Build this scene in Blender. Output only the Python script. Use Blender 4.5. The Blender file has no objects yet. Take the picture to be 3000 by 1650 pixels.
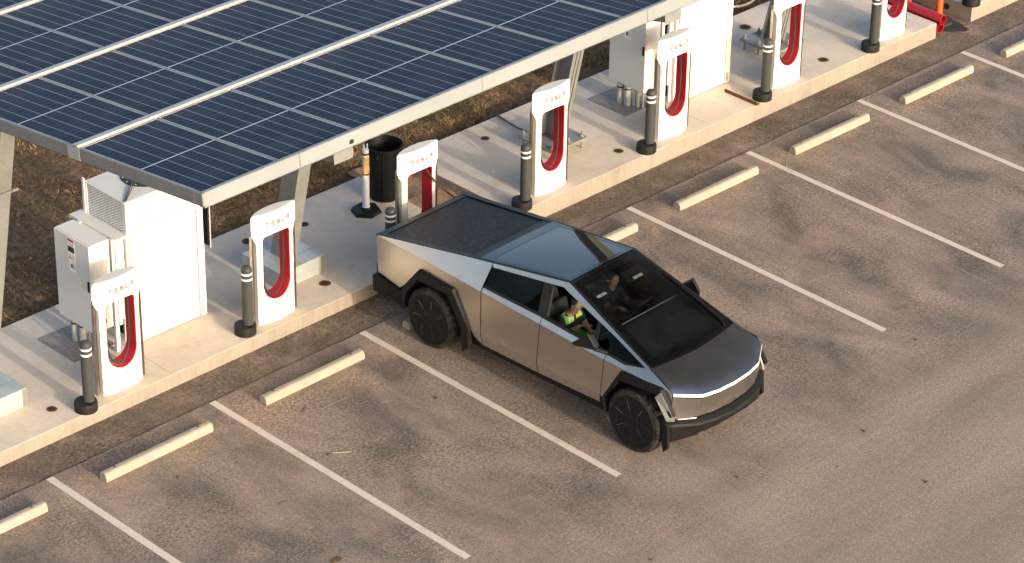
import bpy, bmesh, math, random
from mathutils import Vector, Matrix, noise
random.seed(7)
SC = bpy.context.scene
COL = SC.collection
R = math.radians
PI = math.pi
STALL = 2.62

# ------------------------------------------------------------------ helpers
class MB:
    """collects shapes, then links them as one mesh object"""
    def __init__(s):
        s.v = []; s.f = []; s.sm = []
    def add(s, vs, fs, smooth=False):
        o = len(s.v)
        s.v += [tuple(p) for p in vs]
        s.f += [tuple(i + o for i in f) for f in fs]
        s.sm += [smooth] * len(fs)
    def bm_add(s, bm, smooth=False):
        bm.verts.index_update()
        s.add([v.co[:] for v in bm.verts], [[v.index for v in f.verts] for f in bm.faces], smooth)
        bm.free()
    def box(s, x0, x1, y0, y1, z0, z1, bev=0.0, mat=None, seg=1):
        bm = bmesh.new()
        bmesh.ops.create_cube(bm, size=1)
        for v in bm.verts:
            v.co = Vector(((x0 + x1) / 2 + v.co.x * (x1 - x0), (y0 + y1) / 2 + v.co.y * (y1 - y0), (z0 + z1) / 2 + v.co.z * (z1 - z0)))
        if bev > 0:
            bmesh.ops.bevel(bm, geom=bm.edges[:], offset=bev, segments=seg, affect='EDGES', profile=0.5)
        if mat is not None:
            bm.transform(mat)
        s.bm_add(bm)
    def prism(s, poly, h0, h1, fn, bev=0.0, smooth=False):
        """poly in 2D (a,b) extruded h0..h1; fn(a,b,h)->xyz"""
        n = len(poly)
        bm = bmesh.new()
        A = [bm.verts.new(fn(a, b, h0)) for a, b in poly]
        B = [bm.verts.new(fn(a, b, h1)) for a, b in poly]
        bm.faces.new(A); bm.faces.new(B[::-1])
        for i in range(n):
            j = (i + 1) % n
            bm.faces.new((A[j], A[i], B[i], B[j]))
        bmesh.ops.recalc_face_normals(bm, faces=bm.faces[:])
        if bev > 0:
            bmesh.ops.bevel(bm, geom=bm.edges[:], offset=bev, segments=2, affect='EDGES', profile=0.5)
        s.bm_add(bm, smooth)
    def tube(s, pts, r, n=8, cap=True):
        pts = [Vector(p) for p in pts]
        rs = r if isinstance(r, (list, tuple)) else [r] * len(pts)
        vs = []; fs = []
        up = Vector((0, 0, 1))
        for i, p in enumerate(pts):
            d = (pts[min(i + 1, len(pts) - 1)] - pts[max(i - 1, 0)]).normalized()
            a = d.cross(up)
            if a.length < 1e-3: a = d.cross(Vector((1, 0, 0)))
            a.normalize(); b = d.cross(a)
            for k in range(n):
                t = 2 * PI * k / n
                vs.append(p + (a * math.cos(t) + b * math.sin(t)) * rs[i])
        for i in range(len(pts) - 1):
            for k in range(n):
                k2 = (k + 1) % n
                fs.append((i * n + k, i * n + k2, (i + 1) * n + k2, (i + 1) * n + k))
        s.add(vs, fs, True)
        if cap:
            s.add(vs[:n], [tuple(range(n))[::-1]]); s.add(vs[-n:], [tuple(range(n))])
    def lathe(s, prof, n=24, fn=None, smooth=True):
        """prof list of (r,z) around z, fn maps xyz"""
        fn = fn or (lambda x, y, z: (x, y, z))
        vs = []; fs = []
        for r, z in prof:
            for k in range(n):
                t = 2 * PI * k / n
                vs.append(fn(r * math.cos(t), r * math.sin(t), z))
        for i in range(len(prof) - 1):
            for k in range(n):
                k2 = (k + 1) % n
                fs.append((i * n + k, i * n + k2, (i + 1) * n + k2, (i + 1) * n + k))
        s.add(vs, fs, smooth)
    def build(s, name, mat, parent=None, angle=35, fix=True):
        me = bpy.data.meshes.new(name)
        me.from_pydata(s.v, [], s.f)
        me.polygons.foreach_set('use_smooth', s.sm)
        if fix:
            bm = bmesh.new(); bm.from_mesh(me)
            bmesh.ops.recalc_face_normals(bm, faces=bm.faces[:])
            ca = math.cos(R(angle))
            for e in bm.edges:
                if len(e.link_faces) == 2 and e.link_faces[0].normal.dot(e.link_faces[1].normal) < ca:
                    e.smooth = False
            bm.to_mesh(me); bm.free()
        me.update()
        if mat is not None: me.materials.append(mat)
        o = bpy.data.objects.new(name, me)
        COL.objects.link(o)
        if parent is not None: o.parent = parent
        return o

def tag(o, label=None, cat=None, group=None, kind=None):
    if label: o['label'] = label
    if cat: o['category'] = cat
    if group: o['group'] = group
    if kind: o['kind'] = kind
    return o

def empty(name, loc, label, cat, group=None, rz=0.0):
    o = bpy.data.objects.new(name, None)
    o.empty_display_size = .2
    COL.objects.link(o)
    o.location = loc; o.rotation_euler = (0, 0, rz)
    return tag(o, label, cat, group)

def copy_tree(o, parent=None):
    c = o.copy(); COL.objects.link(c)
    if parent is not None: c.parent = parent
    for ch in list(o.children): copy_tree(ch, c)
    return c

# ------------------------------------------------------------------ materials
class NT:
    def __init__(s, name):
        s.m = bpy.data.materials.new(name); s.m.use_nodes = True
        s.t = s.m.node_tree; s.t.nodes.clear()
        s.out = s.n('ShaderNodeOutputMaterial')
    def n(s, typ, **kw):
        nd = s.t.nodes.new(typ)
        for k, v in kw.items(): setattr(nd, k, v)
        return nd
    def l(s, a, b): s.t.links.new(a, b)
    def val(s, sock, v):
        if hasattr(v, 'is_linked') or isinstance(v, bpy.types.NodeSocket): s.l(v, sock)
        else:
            if isinstance(v, (tuple, list)) and len(v) == 3 and sock.type == 'RGBA': v = (*v, 1)
            sock.default_value = v
    def math(s, op, a, b=None, c=None, clamp=False):
        nd = s.n('ShaderNodeMath', operation=op); nd.use_clamp = clamp
        s.val(nd.inputs[0], a)
        if b is not None: s.val(nd.inputs[1], b)
        if c is not None: s.val(nd.inputs[2], c)
        return nd.outputs[0]
    def mix(s, f, a, b, mode='MIX'):
        nd = s.n('ShaderNodeMix', data_type='RGBA', blend_type=mode)
        s.val(nd.inputs[0], f); s.val(nd.inputs[6], a); s.val(nd.inputs[7], b)
        return nd.outputs[2]
    def coord(s, kind='Object', scale=(1, 1, 1), loc=(0, 0, 0), rot=(0, 0, 0)):
        tc = s.n('ShaderNodeTexCoord'); mp = s.n('ShaderNodeMapping')
        s.l(tc.outputs[kind], mp.inputs[0])
        mp.inputs['Scale'].default_value = scale; mp.inputs['Location'].default_value = loc; mp.inputs['Rotation'].default_value = rot
        return mp.outputs[0]
    def noise(s, vec, scale, detail=4, rough=.55, dist=0.0, out=0):
        nd = s.n('ShaderNodeTexNoise')
        s.l(vec, nd.inputs['Vector']); nd.inputs['Scale'].default_value = scale
        nd.inputs['Detail'].default_value = detail; nd.inputs['Roughness'].default_value = rough; nd.inputs['Distortion'].default_value = dist
        return nd.outputs[out]
    def ramp(s, f, stops, interp='LINEAR'):
        nd = s.n('ShaderNodeValToRGB'); nd.color_ramp.interpolation = interp
        cr = nd.color_ramp
        while len(cr.elements) < len(stops): cr.elements.new(.5)
        for e, (p, c) in zip(cr.elements, stops):
            e.position = p
            e.color = (*c, 1) if isinstance(c, (tuple, list)) else (c, c, c, 1)
        s.l(f, nd.inputs[0]); return nd.outputs[0]
    def maprange(s, v, a, b, c=0.0, d=1.0):
        nd = s.n('ShaderNodeMapRange'); s.val(nd.inputs[0], v)
        for i, x in zip((1, 2, 3, 4), (a, b, c, d)): nd.inputs[i].default_value = x
        return nd.outputs[0]
    def bump(s, h, strength, dist=.01):
        nd = s.n('ShaderNodeBump'); nd.inputs['Strength'].default_value = strength; nd.inputs['Distance'].default_value = dist
        s.l(h, nd.inputs['Height']); return nd.outputs[0]
    def sep(s, vec):
        nd = s.n('ShaderNodeSeparateXYZ'); s.l(vec, nd.inputs[0]); return nd.outputs
    def bsdf(s, color, rough=.5, metal=0.0, normal=None, spec=.5, coat=0.0, coat_rough=.05):
        b = s.n('ShaderNodeBsdfPrincipled')
        s.val(b.inputs['Base Color'], color); s.val(b.inputs['Roughness'], rough); s.val(b.inputs['Metallic'], metal)
        s.val(b.inputs['Specular IOR Level'], spec); b.inputs['Coat Weight'].default_value = coat; b.inputs['Coat Roughness'].default_value = coat_rough
        if normal is not None: s.l(normal, b.inputs['Normal'])
        s.l(b.outputs[0], s.out.inputs[0]); return s.m

def plain(name, color, rough=.5, metal=0.0, var=.12, scale=6.0, bump=0.0, bscale=60, coat=0.0, spec=.5, rvar=.15):
    t = NT(name); v = t.coord()
    nz = t.noise(v, scale, 5, .6)
    f = t.maprange(nz, .3, .7, 1 - var, 1 + var)
    vm = t.n('ShaderNodeVectorMath', operation='SCALE'); vm.inputs[0].default_value = color; t.l(f, vm.inputs['Scale'])
    rr = t.maprange(t.noise(v, scale * 2.3, 4), .3, .7, max(0.02, rough * (1 - rvar)), min(1, rough * (1 + rvar)))
    nm = t.bump(t.noise(v, bscale, 3), bump) if bump > 0 else None
    return t.bsdf(vm.outputs[0], rr, metal, nm, spec, coat)

def dirty(name, color, dirt, rough, amount=.5, scale=5, bump=0.0, z0=None, z1=None, spec=.25):
    """paint or plastic with dust: more dust where noise says and, if z0/z1 given, towards the low end"""
    t = NT(name); v = t.coord()
    nz = t.noise(v, scale, 6, .65)
    f = t.maprange(nz, .45, .75, 0, amount)
    if z0 is not None:
        z = t.sep(v)[2]
        zz = t.maprange(z, z1, z0, 0, 1)
        f = t.math('MULTIPLY', t.math('ADD', t.math('MULTIPLY', zz, .8), .15), t.maprange(nz, .35, .65, 0, 1), clamp=True)
    c = t.mix(f, color, dirt)
    nm = t.bump(t.noise(v, 80, 3), bump) if bump > 0 else None
    return t.bsdf(c, t.maprange(nz, .3, .7, rough * .85, min(1, rough * 1.15)), 0, nm, spec)

M = {}
M['white'] = plain('white_powder_coat', (.64, .635, .625), .45, var=.03, scale=3)
M['white_shell'] = plain('white_gloss_shell', (.63, .625, .615), .40, var=.01, scale=3, rvar=.03)
M['red'] = plain('red_gloss_liner', (.40, .006, .012), .34, var=.05, scale=4, coat=.05, spec=.3)
M['stainless'] = plain('brushed_stainless_side', (.44, .40, .36), .33, 1.0, var=.12, scale=7)
M['black_cable'] = plain('black_rubber', (.018, .018, .019), .55, var=.2)
M['letter'] = plain('dark_red_lettering', (.12, .032, .036), .5, var=.1)
M['badge'] = plain('grey_badge_print', (.07, .07, .075), .5, var=.1)
M['bollard'] = dirty('grey_bollard_plastic', (.046, .049, .050), (.09, .08, .07), .5, .22, 9)
M['bollard_base'] = dirty('dark_bollard_base', (.011, .0115, .012), (.07, .052, .04), .6, .25, 9)
M['band'] = plain('white_reflective_band', (.72, .74, .76), .35, var=.06)
M['galv'] = None
M['black'] = plain('black_plastic', (.006, .0062, .0068), .55, var=.2, spec=.2)
M['bin'] = plain('black_bin_plastic', (.0035, .0035, .0038), .5, var=.2, spec=.22)
M['fascia'] = plain('grey_white_fascia', (.228, .250, .258), .6, var=.06, scale=1.3, spec=.2)
M['black_gloss'] = plain('black_gloss', (.012, .012, .013), .12, var=.1)
M['orange'] = plain('orange_post_plastic', (.85, .095, .02), .42, var=.08, scale=10)
M['red_pipe'] = plain('red_pipe_plastic', (.36, .012, .02), .33, var=.12)
M['rust'] = plain('rusty_steel', (.13, .052, .018), .8, .2, var=.5, scale=25, bump=.3)
M['conduit'] = plain('grey_conduit', (.42, .43, .43), .5, var=.1)
M['steel_rod'] = plain('dark_steel_rod', (.10, .095, .09), .55, .5, var=.3, scale=30)

def galvanised(name, base=(.235, .245, .245), rough=.5):
    t = NT(name); v = t.coord()
    vo = t.n('ShaderNodeTexVoronoi'); t.l(v, vo.inputs['Vector']); vo.inputs['Scale'].default_value = 22
    sp = t.maprange(t.sep(vo.outputs['Color'])[0], 0, 1, .95, 1.04)
    big = t.maprange(t.noise(v, 3.1, 5, .65), .3, .7, .82, 1.1)
    f = t.math('MULTIPLY', sp, big)
    vm = t.n('ShaderNodeVectorMath', operation='SCALE'); vm.inputs[0].default_value = base; t.l(f, vm.inputs['Scale'])
    return t.bsdf(vm.outputs[0], t.maprange(t.noise(v, 9, 4), .3, .7, rough * .8, rough * 1.2), .35)
M['galv'] = galvanised('galvanised_steel')
M['shroud'] = galvanised('bright_galvanised_sheet', (.42, .45, .455), .5)
M['galv_dark'] = galvanised('weathered_galvanised_steel', (.22, .225, .225), .6)
M['alu'] = plain('mill_aluminium', (.36, .365, .365), .5, .1, var=.06, scale=1.3)

# --- asphalt of the parking lot
def asphalt(name, strip=False):
    t = NT(name); v = t.coord()
    x, y, z = t.sep(v)
    aisle = t.maprange(y, -4.6, -6.6)
    # large patches: run along the stalls near the kerb, along the driving aisle further out
    va = t.coord(scale=(1.0, .55, 1)); vb = t.coord(scale=(.12, .9, 1), rot=(0, 0, R(4)))
    p1 = t.noise(va, .95, 5, .6, .6); p2 = t.noise(vb, 1.5, 4, .5, .2)
    pa = t.maprange(p1, .34, .68); pb = t.maprange(p2, .34, .66)
    if strip:
        base = t.ramp(t.noise(v, 1.4, 5, .62), [(.3, (.105, .082, .064)), (.52, (.158, .124, .098)), (.72, (.27, .205, .165))])
    else:
        stall = t.ramp(pa, [(0, (.126, .108, .098)), (.35, (.198, .163, .140)), (.7, (.258, .205, .173)), (1, (.315, .242, .200))])
        lane = t.ramp(pb, [(0, (.205, .171, .146)), (.5, (.25, .204, .172)), (1, (.285, .232, .194))])
        base = t.mix(aisle, stall, lane)
        # bluish worn tyre zones and pink dust
        blue = t.math('MULTIPLY', t.maprange(t.noise(t.coord(loc=(3, 7, 0), scale=(.9, .6, 1)), 1.1, 3, .5), .56, .70), t.maprange(aisle, 0, 1, .55, .2))
        base = t.mix(blue, base, (.118, .104, .102))
        pink = t.maprange(t.noise(t.coord(loc=(11, 2, 0)), .9, 4, .6), .56, .72, 0, .7)
        base = t.mix(pink, base, (.32, .222, .185))
        # swept dust next to the wheel stops
        d = t.math('MULTIPLY', t.maprange(y, -1.15, -.70), t.maprange(y, -.1, -.5))
        d = t.math('MULTIPLY', d, t.maprange(t.noise(t.coord(loc=(5, 5, 0)), 2.3, 5, .65), .42, .62, 0, .75))
        base = t.mix(d, base, (.37, .268, .19))
    sp = t.noise(v, 34, 5, .8); fine = t.noise(v, 150, 2, .6); med = t.noise(v, 13, 4, .7)
    k = t.math('MULTIPLY', t.maprange(sp, .28, .72, .50 if strip else .54, 1.46 if strip else 1.45), t.maprange(fine, .3, .7, .78, 1.2))
    k = t.math('MULTIPLY', k, t.maprange(med, .3, .7, .86, 1.12))
    k = t.math('MULTIPLY', k, t.maprange(t.noise(v, 64, 2, .6), .3, .7, .74, 1.28))
    mk = t.maprange(t.noise(t.coord(loc=(8, 1, 0)), .75, 4, .6), .40, .60, .12, 1)
    if not strip: mk = t.math('MULTIPLY', mk, t.maprange(aisle, 0, 1, 1, .25))
    gr = t.maprange(t.noise(v, 23, 3, .75), .36, .60, .50, 1.20)
    k = t.math('MULTIPLY', k, t.math('ADD', t.math('MULTIPLY', mk, gr), t.math('SUBTRACT', 1.0, mk)))
    vm = t.n('ShaderNodeVectorMath', operation='SCALE'); t.l(base, vm.inputs[0]); t.l(k, vm.inputs['Scale'])
    # pale stones
    vo = t.n('ShaderNodeTexVoronoi'); t.l(v, vo.inputs['Vector']); vo.inputs['Scale'].default_value = 16
    st = t.math('MULTIPLY', t.math('LESS_THAN', vo.outputs['Distance'], .10), t.math('GREATER_THAN', t.sep(vo.outputs['Color'])[0], .80))
    dk = t.math('MULTIPLY', t.math('LESS_THAN', vo.outputs['Distance'], .13), t.math('LESS_THAN', t.sep(vo.outputs['Color'])[0], .16))
    c = t.mix(t.math('MULTIPLY', st, .6), vm.outputs[0], (.5, .42, .35))
    c = t.mix(t.math('MULTIPLY', dk, .6), c, (.05, .04, .035))
    h = t.math('ADD', sp, t.math('MULTIPLY', fine, .6))
    return t.bsdf(c, .92, 0, t.bump(h, .35, .012), spec=.25)
M['asphalt'] = asphalt('dusty_asphalt')
M['strip'] = asphalt('older_brown_asphalt', True)

def concrete(name, base=(.56, .49, .42), joints=True):
    t = NT(name); v = t.coord(); x, y, z = t.sep(v)
    n1 = t.noise(v, .9, 6, .6); n2 = t.noise(v, 6, 5, .65); n3 = t.noise(v, 60, 3, .7)
    f = t.math('MULTIPLY', t.math('MULTIPLY', t.maprange(n1, .3, .7, .86, 1.1), t.maprange(n2, .3, .7, .93, 1.06)), t.maprange(n3, .3, .7, .93, 1.06))
    vm = t.n('ShaderNodeVectorMath', operation='SCALE'); vm.inputs[0].default_value = base; t.l(f, vm.inputs['Scale'])
    c = vm.outputs[0]
    # orange dust stains
    c = t.mix(t.maprange(t.noise(t.coord(loc=(4, 9, 0)), 1.6, 6, .7), .60, .78, 0, .6), c, (.42, .27, .16))
    c = t.mix(t.maprange(t.noise(t.coord(loc=(1, 3, 2)), 22, 3, .6), .70, .76, 0, .55), c, (.16, .125, .10))
    # form streaks on the upright faces, their colour also darkened to offset the sun
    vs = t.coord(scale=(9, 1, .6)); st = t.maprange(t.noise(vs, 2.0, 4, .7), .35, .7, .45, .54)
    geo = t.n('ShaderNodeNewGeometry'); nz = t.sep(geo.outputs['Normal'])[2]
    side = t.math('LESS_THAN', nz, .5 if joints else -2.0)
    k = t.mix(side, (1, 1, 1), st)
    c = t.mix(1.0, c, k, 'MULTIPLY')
    if joints:
        u = t.math('FRACT', t.math('DIVIDE', t.math('ADD', x, .12), 5.24))
        j = t.math('LESS_THAN', t.math('ABSOLUTE', t.math('SUBTRACT', u, .5)), .0016)
        c = t.mix(t.math('MULTIPLY', j, .45), c, (.25, .2, .16))
    return t.bsdf(c, .85, 0, t.bump(t.math('ADD', n3, n2), .12, .01), spec=.3)
M['concrete'] = concrete('pale_concrete')
M['stop'] = concrete('cream_painted_concrete', (.315, .288, .245), False)

def paint_line():
    t = NT('worn_white_paint'); v = t.coord()
    w = t.noise(v, 30, 5, .75); big = t.noise(v, 2.2, 4, .6)
    f = t.math('ADD', t.maprange(w, .58, .70, 0, .75), t.maprange(big, .55, .75, 0, .30), clamp=True)
    c = t.mix(f, (.56, .495, .44), (.235, .192, .163))
    return t.bsdf(c, .8, 0, t.bump(t.noise(v, 60, 3), .2))
M['line'] = paint_line()
M['scuff'] = plain('pale_scuffed_asphalt', (.34, .27, .22), .9, var=.25, scale=30)

def soil(name):
    t = NT(name); v = t.coord()
    a = t.noise(v, .8, 5, .6); b = t.noise(v, 9, 5, .7); d = t.noise(v, 40, 4, .75)
    c = t.ramp(b, [(.25, (.06, .035, .022)), (.5, (.20, .118, .072)), (.72, (.36, .23, .13))])
    c = t.mix(t.maprange(a, .55, .68, 0, .5), c, (.085, .09, .035))
    k = t.maprange(d, .3, .7, .6, 1.4)
    vm = t.n('ShaderNodeVectorMath', operation='SCALE'); t.l(c, vm.inputs[0]); t.l(k, vm.inputs['Scale'])
    return t.bsdf(vm.outputs[0], .95, 0, t.bump(t.math('ADD', b, d), .8, .03), spec=.1)
M['soil'] = soil('dry_soil')
def sand():
    t = NT('tan_dirt'); v = t.coord()
    b = t.noise(v, 5, 6, .7); d = t.noise(v, 60, 3, .7)
    c = t.ramp(b, [(.3, (.20, .125, .082)), (.6, (.30, .205, .145)), (.8, (.36, .25, .18))])
    k = t.maprange(d, .3, .7, .75, 1.25)
    vm = t.n('ShaderNodeVectorMath', operation='SCALE'); t.l(c, vm.inputs[0]); t.l(k, vm.inputs['Scale'])
    return t.bsdf(vm.outputs[0], .95, 0, t.bump(t.math('ADD', b, d), .6, .03), spec=.1)
M['sand'] = sand()
def blade():
    t = NT('dry_grass_blades')
    g = t.n('ShaderNodeNewGeometry')
    c = t.ramp(g.outputs['Random Per Island'], [(0, (.09, .055, .03)), (.3, (.21, .125, .065)), (.6, (.37, .235, .115)), (.78, (.48, .34, .19)), (.88, (.13, .135, .05)), (1, (.16, .17, .07))])
    v = t.coord(); a = t.noise(v, .8, 5, .6)
    c = t.mix(t.maprange(a, .55, .68, 0, .6), c, (.085, .095, .03))
    return t.bsdf(c, .9, spec=.15)
M['blade'] = blade()

def solar():
    t = NT('solar_cells')
    uv = t.n('ShaderNodeUVMap'); uv.uv_map = 'UVMap'
    u, w, _ = t.sep(uv.outputs[0])      # u across (6 cells), w along (24 half cells)
    cu = t.math('FRACT', t.math('MULTIPLY', u, 6)); cw = t.math('FRACT', t.math('MULTIPLY', w, 24))
    du = t.math('ABSOLUTE', t.math('SUBTRACT', cu, .5)); dw = t.math('ABSOLUTE', t.math('SUBTRACT', cw, .5))
    gu = t.math('GREATER_THAN', du, .477); gw = t.math('GREATER_THAN', dw, .462)
    mid = t.math('LESS_THAN', t.math('ABSOLUTE', t.math('SUBTRACT', w, .5)), .0055)
    bus = t.math('LESS_THAN', t.math('ABSOLUTE', t.math('SUBTRACT', t.math('FRACT', t.math('MULTIPLY', u, 54)), .5)), .06)
    dia = t.math('GREATER_THAN', t.math('ADD', du, t.math('MULTIPLY', dw, .5)), .715)
    v = t.coord('Object'); oi = t.n('ShaderNodeObjectInfo')
    cellid = t.n('ShaderNodeCombineXYZ')
    t.l(t.math('FLOOR', t.math('MULTIPLY', u, 6)), cellid.inputs[0]); t.l(t.math('FLOOR', t.math('MULTIPLY', w, 24)), cellid.inputs[1]); t.l(t.math('MULTIPLY', oi.outputs['Random'], 97), cellid.inputs[2])
    wn = t.n('ShaderNodeTexWhiteNoise'); t.l(cellid.outputs[0], wn.inputs['Vector'])
    c = t.mix(t.maprange(wn.outputs['Value'], 0, 1, 0, .8), (.0075, .0155, .034), (.011, .023, .052))
    c = t.mix(t.math('MULTIPLY', bus, .18), c, (.06, .08, .11))
    c = t.mix(t.math('MULTIPLY', gw, .8), c, (.085, .10, .13))
    c = t.mix(t.math('MULTIPLY', gu, .75), c, (.34, .37, .42))
    c = t.mix(dia, c, (.42, .45, .50)); c = t.mix(mid, c, (.45, .47, .50))
    c = t.mix(t.maprange(t.noise(t.coord('Object', loc=(3, 1, 0)), 1.7, 5, .65), .45, .75, 0, .10), c, (.16, .15, .14))
    return t.bsdf(c, .35, 0, None, .03)
M['solar'] = solar()
M['backsheet'] = plain('blue_grey_rear_sheet', (.22, .31, .42), .45, var=.06)

def steel():
    t = NT('bare_stainless_body'); v = t.coord()
    n1 = t.noise(v, 2.2, 5, .6); n2 = t.noise(v, 9, 5, .7)
    x, y, z = t.sep(v)
    c = t.mix(t.maprange(n1, .35, .7, 0, .35), (.55, .52, .48), (.47, .435, .395))
    # road dust on the lower half
    low = t.math('MULTIPLY', t.maprange(z, .80, .44), t.maprange(n2, .38, .68))
    c = t.mix(t.math('MULTIPLY', low, .55), c, (.26, .18, .11))
    r = t.math('ADD', t.maprange(n1, .3, .7, .27, .33), t.math('MULTIPLY', low, .25))
    mt = t.math('SUBTRACT', 1.0, t.math('MULTIPLY', low, .35))
    return t.bsdf(c, r, mt, t.bump(t.noise(v, 1.1, 2), .05, .05))
M['steel'] = steel()
M['hood'] = plain('bare_steel_hood', (.60, .585, .57), .24, 1.0, var=.06, scale=1.6, rvar=.12)
M['facet'] = plain('dusty_grey_facet', (.20, .205, .20), .55, var=.1)

def glass(name, tint, ior=1.5):
    t = NT(name)
    tr = t.n('ShaderNodeBsdfTransparent'); tr.inputs[0].default_value = (*tint, 1)
    gl = t.n('ShaderNodeBsdfGlossy'); gl.inputs['Roughness'].default_value = .01
    fr = t.n('ShaderNodeFresnel'); fr.inputs['IOR'].default_value = ior
    mx = t.n('ShaderNodeMixShader')
    v = t.coord(); dust = t.n('ShaderNodeBsdfDiffuse'); dust.inputs[0].default_value = (.3, .27, .24, 1)
    mx2 = t.n('ShaderNodeMixShader'); t.l(t.maprange(t.noise(v, 5, 5, .7), .4, .75, .0, .012), mx2.inputs[0])
    t.l(fr.outputs[0], mx.inputs[0]); t.l(tr.outputs[0], mx.inputs[1]); t.l(gl.outputs[0], mx.inputs[2])
    t.l(mx.outputs[0], mx2.inputs[1]); t.l(dust.outputs[0], mx2.inputs[2]); t.l(mx2.outputs[0], t.out.inputs[0])
    return t.m
M['windscreen'] = glass('windscreen_glass', (.36, .42, .41), 1.22)
M['side_glass'] = glass('tinted_side_glass', (.34, .40, .40), 1.22)
M['roof_glass'] = plain('dark_roof_glass', (.010, .012, .016), .015, var=.05, spec=1.0)
M['roof_border'] = plain('dark_glass_border', (.012, .014, .017), .10, var=.05, spec=.55)
M['tonneau'] = plain('dark_slat_cover', (.0085, .0095, .013), .5, var=.15, scale=8, spec=.22)
M['trim'] = plain('satin_black_trim', (.008, .0085, .010), .45, var=.15, scale=10, spec=.3)
M['flare'] = dirty('matt_black_flare', (.0045, .0047, .0052), (.06, .045, .034), .6, .09, 11, .03)
M['tyre'] = dirty('dusty_tyre_rubber', (.012, .0118, .0115), (.17, .135, .105), .8, .40, 9, .1)
M['cover'] = plain('black_wheel_cover', (.005, .005, .0053), .5, var=.25, scale=12, spec=.25)
M['spoke'] = plain('grey_worn_edge', (.10, .10, .10), .4, var=.2)
M['dark'] = plain('dark_underside', (.012, .012, .012), .9, var=.2)
M['cabin'] = plain('dark_cabin_trim', (.016, .018, .018), .7, var=.15, spec=.2)
M['seat'] = plain('charcoal_seat', (.022, .023, .025), .65, var=.15)
M['dash'] = plain('grey_dashboard', (.035, .038, .038), .65, var=.1)
M['lightbar'] = plain('white_light_bar', (.80, .80, .82), .2, var=.03, coat=.3)
M['tagwhite'] = plain('white_label', (.82, .84, .84), .5, var=.03)
M['sign_red'] = plain('red_print', (.5, .03, .03), .5, var=.1)
M['sign_black'] = plain('black_print', (.03, .03, .035), .5, var=.1)
M['sign_amber'] = plain('amber_print', (.55, .27, .05), .5, var=.1)
M['sign_grey'] = plain('grey_print', (.33, .33, .34), .5, var=.1)
M['skin'] = plain('skin', (.42, .23, .15), .5, var=.08, scale=12)
M['skin_dark'] = plain('tanned_skin', (.34, .19, .125), .5, var=.08, scale=12)
M['hair'] = plain('dark_hair', (.022, .017, .014), .6, var=.3, scale=40)
M['shirt'] = plain('black_shirt', (.020, .021, .024), .85, var=.2)
M['jeans'] = plain('dark_trousers', (.035, .04, .05), .9, var=.2)
M['hivis'] = plain('lime_vest', (.20, .62, .03), .7, var=.12, scale=18)
M['hivis_y'] = plain('yellow_vest_panel', (.62, .62, .05), .7, var=.1, scale=18)
M['reflect'] = plain('silver_tape', (.62, .72, .72), .4, var=.08)
M['grille'] = None
def grille():
    t = NT('perforated_sheet'); v = t.coord(scale=(1, 1, 1)); x, y, z = t.sep(v)
    a = t.math('ADD', x, y)
    fx = t.math('ABSOLUTE', t.math('SUBTRACT', t.math('FRACT', t.math('MULTIPLY', a, 34)), .5))
    fz = t.math('ABSOLUTE', t.math('SUBTRACT', t.math('FRACT', t.math('ADD', t.math('MULTIPLY', z, 26), t.math('MULTIPLY', a, 17))), .5))
    h = t.math('LESS_THAN', t.math('ADD', t.math('MULTIPLY', fx, fx), t.math('MULTIPLY', fz, fz)), .085)
    c = t.mix(h, (.70, .70, .69), (.16, .16, .165))
    c = t.mix(t.maprange(t.noise(t.coord(scale=(1, 1, .4)), 9, 5, .7), .5, .8, 0, .5), c, (.25, .24, .23))
    return t.bsdf(c, .5)
M['grille'] = grille()
M['fan'] = plain('black_fan_ring', (.02, .02, .022), .5, var=.2)
M['leaf'] = plain('dry_leaf', (.10, .055, .028), .8, var=.4, scale=40)
M['twig'] = plain('pale_twig', (.40, .33, .25), .8, var=.2, scale=40)
M['tape'] = plain('tan_tape', (.58, .38, .17), .6, var=.2, scale=30)
M['delin'] = plain('white_post_plastic', (.66, .68, .70), .45, var=.06, scale=12)
M['tar'] = plain('black_tar', (.022, .022, .024), .75, var=.3, scale=9, bump=.4)
CAMLOC = (-17.79048, -26.04926, 20.61731); CAMROT = (1.052535, -0.013963, -0.774519)
SUN, SKY, EXPO = 2.0, .15, 1.40
SCUFFS = [([(13.41, -0.54), (13.2, -0.71), (13.1, -0.84), (13.1, -0.96)], .014), ([(10.67, -3.23), (10.97, -3.32), (11.17, -3.34), (11.38, -3.5)], .012), ([(16.43, -0.69), (16.48, -1.06), (16.46, -1.43)], .010),
          ([(12.64, -0.86), (12.57, -1.4), (12.53, -1.94), (12.55, -2.37)], .014), ([(12.52, -3.0), (12.62, -4.08), (12.55, -5.04)], .010), ([(3.46, -1.12), (3.75, -1.11), (4.03, -1.13)], .016), ([(4.2, -1.53), (4.34, -1.58)], .02), ([(14.16, -1.2), (14.24, -1.41)], .014)]
# ------------------------------------------------------------------ setting
PADL, PADR = .182, .255
YC = .635
def grid(name, x0, x1, y0, y1, nx, ny, zf, mat):
    b = MB(); vs = []; fs = []
    for j in range(ny + 1):
        for i in range(nx + 1):
            x = x0 + (x1 - x0) * i / nx; y = y0 + (y1 - y0) * j / ny
            vs.append((x, y, zf(x, y)))
    for j in range(ny):
        for i in range(nx):
            a = j * (nx + 1) + i
            fs.append((a, a + 1, a + nx + 2, a + nx + 1))
    b.add(vs, fs, True)
    return b.build(name, mat, fix=False)
b = MB(); b.add([(-900, -900, -.06), (900, -900, -.06), (900, 900, -.06), (-900, 900, -.06)], [(0, 1, 2, 3)])
tag(b.build('ground', M['soil'], fix=False), kind='structure')
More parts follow.
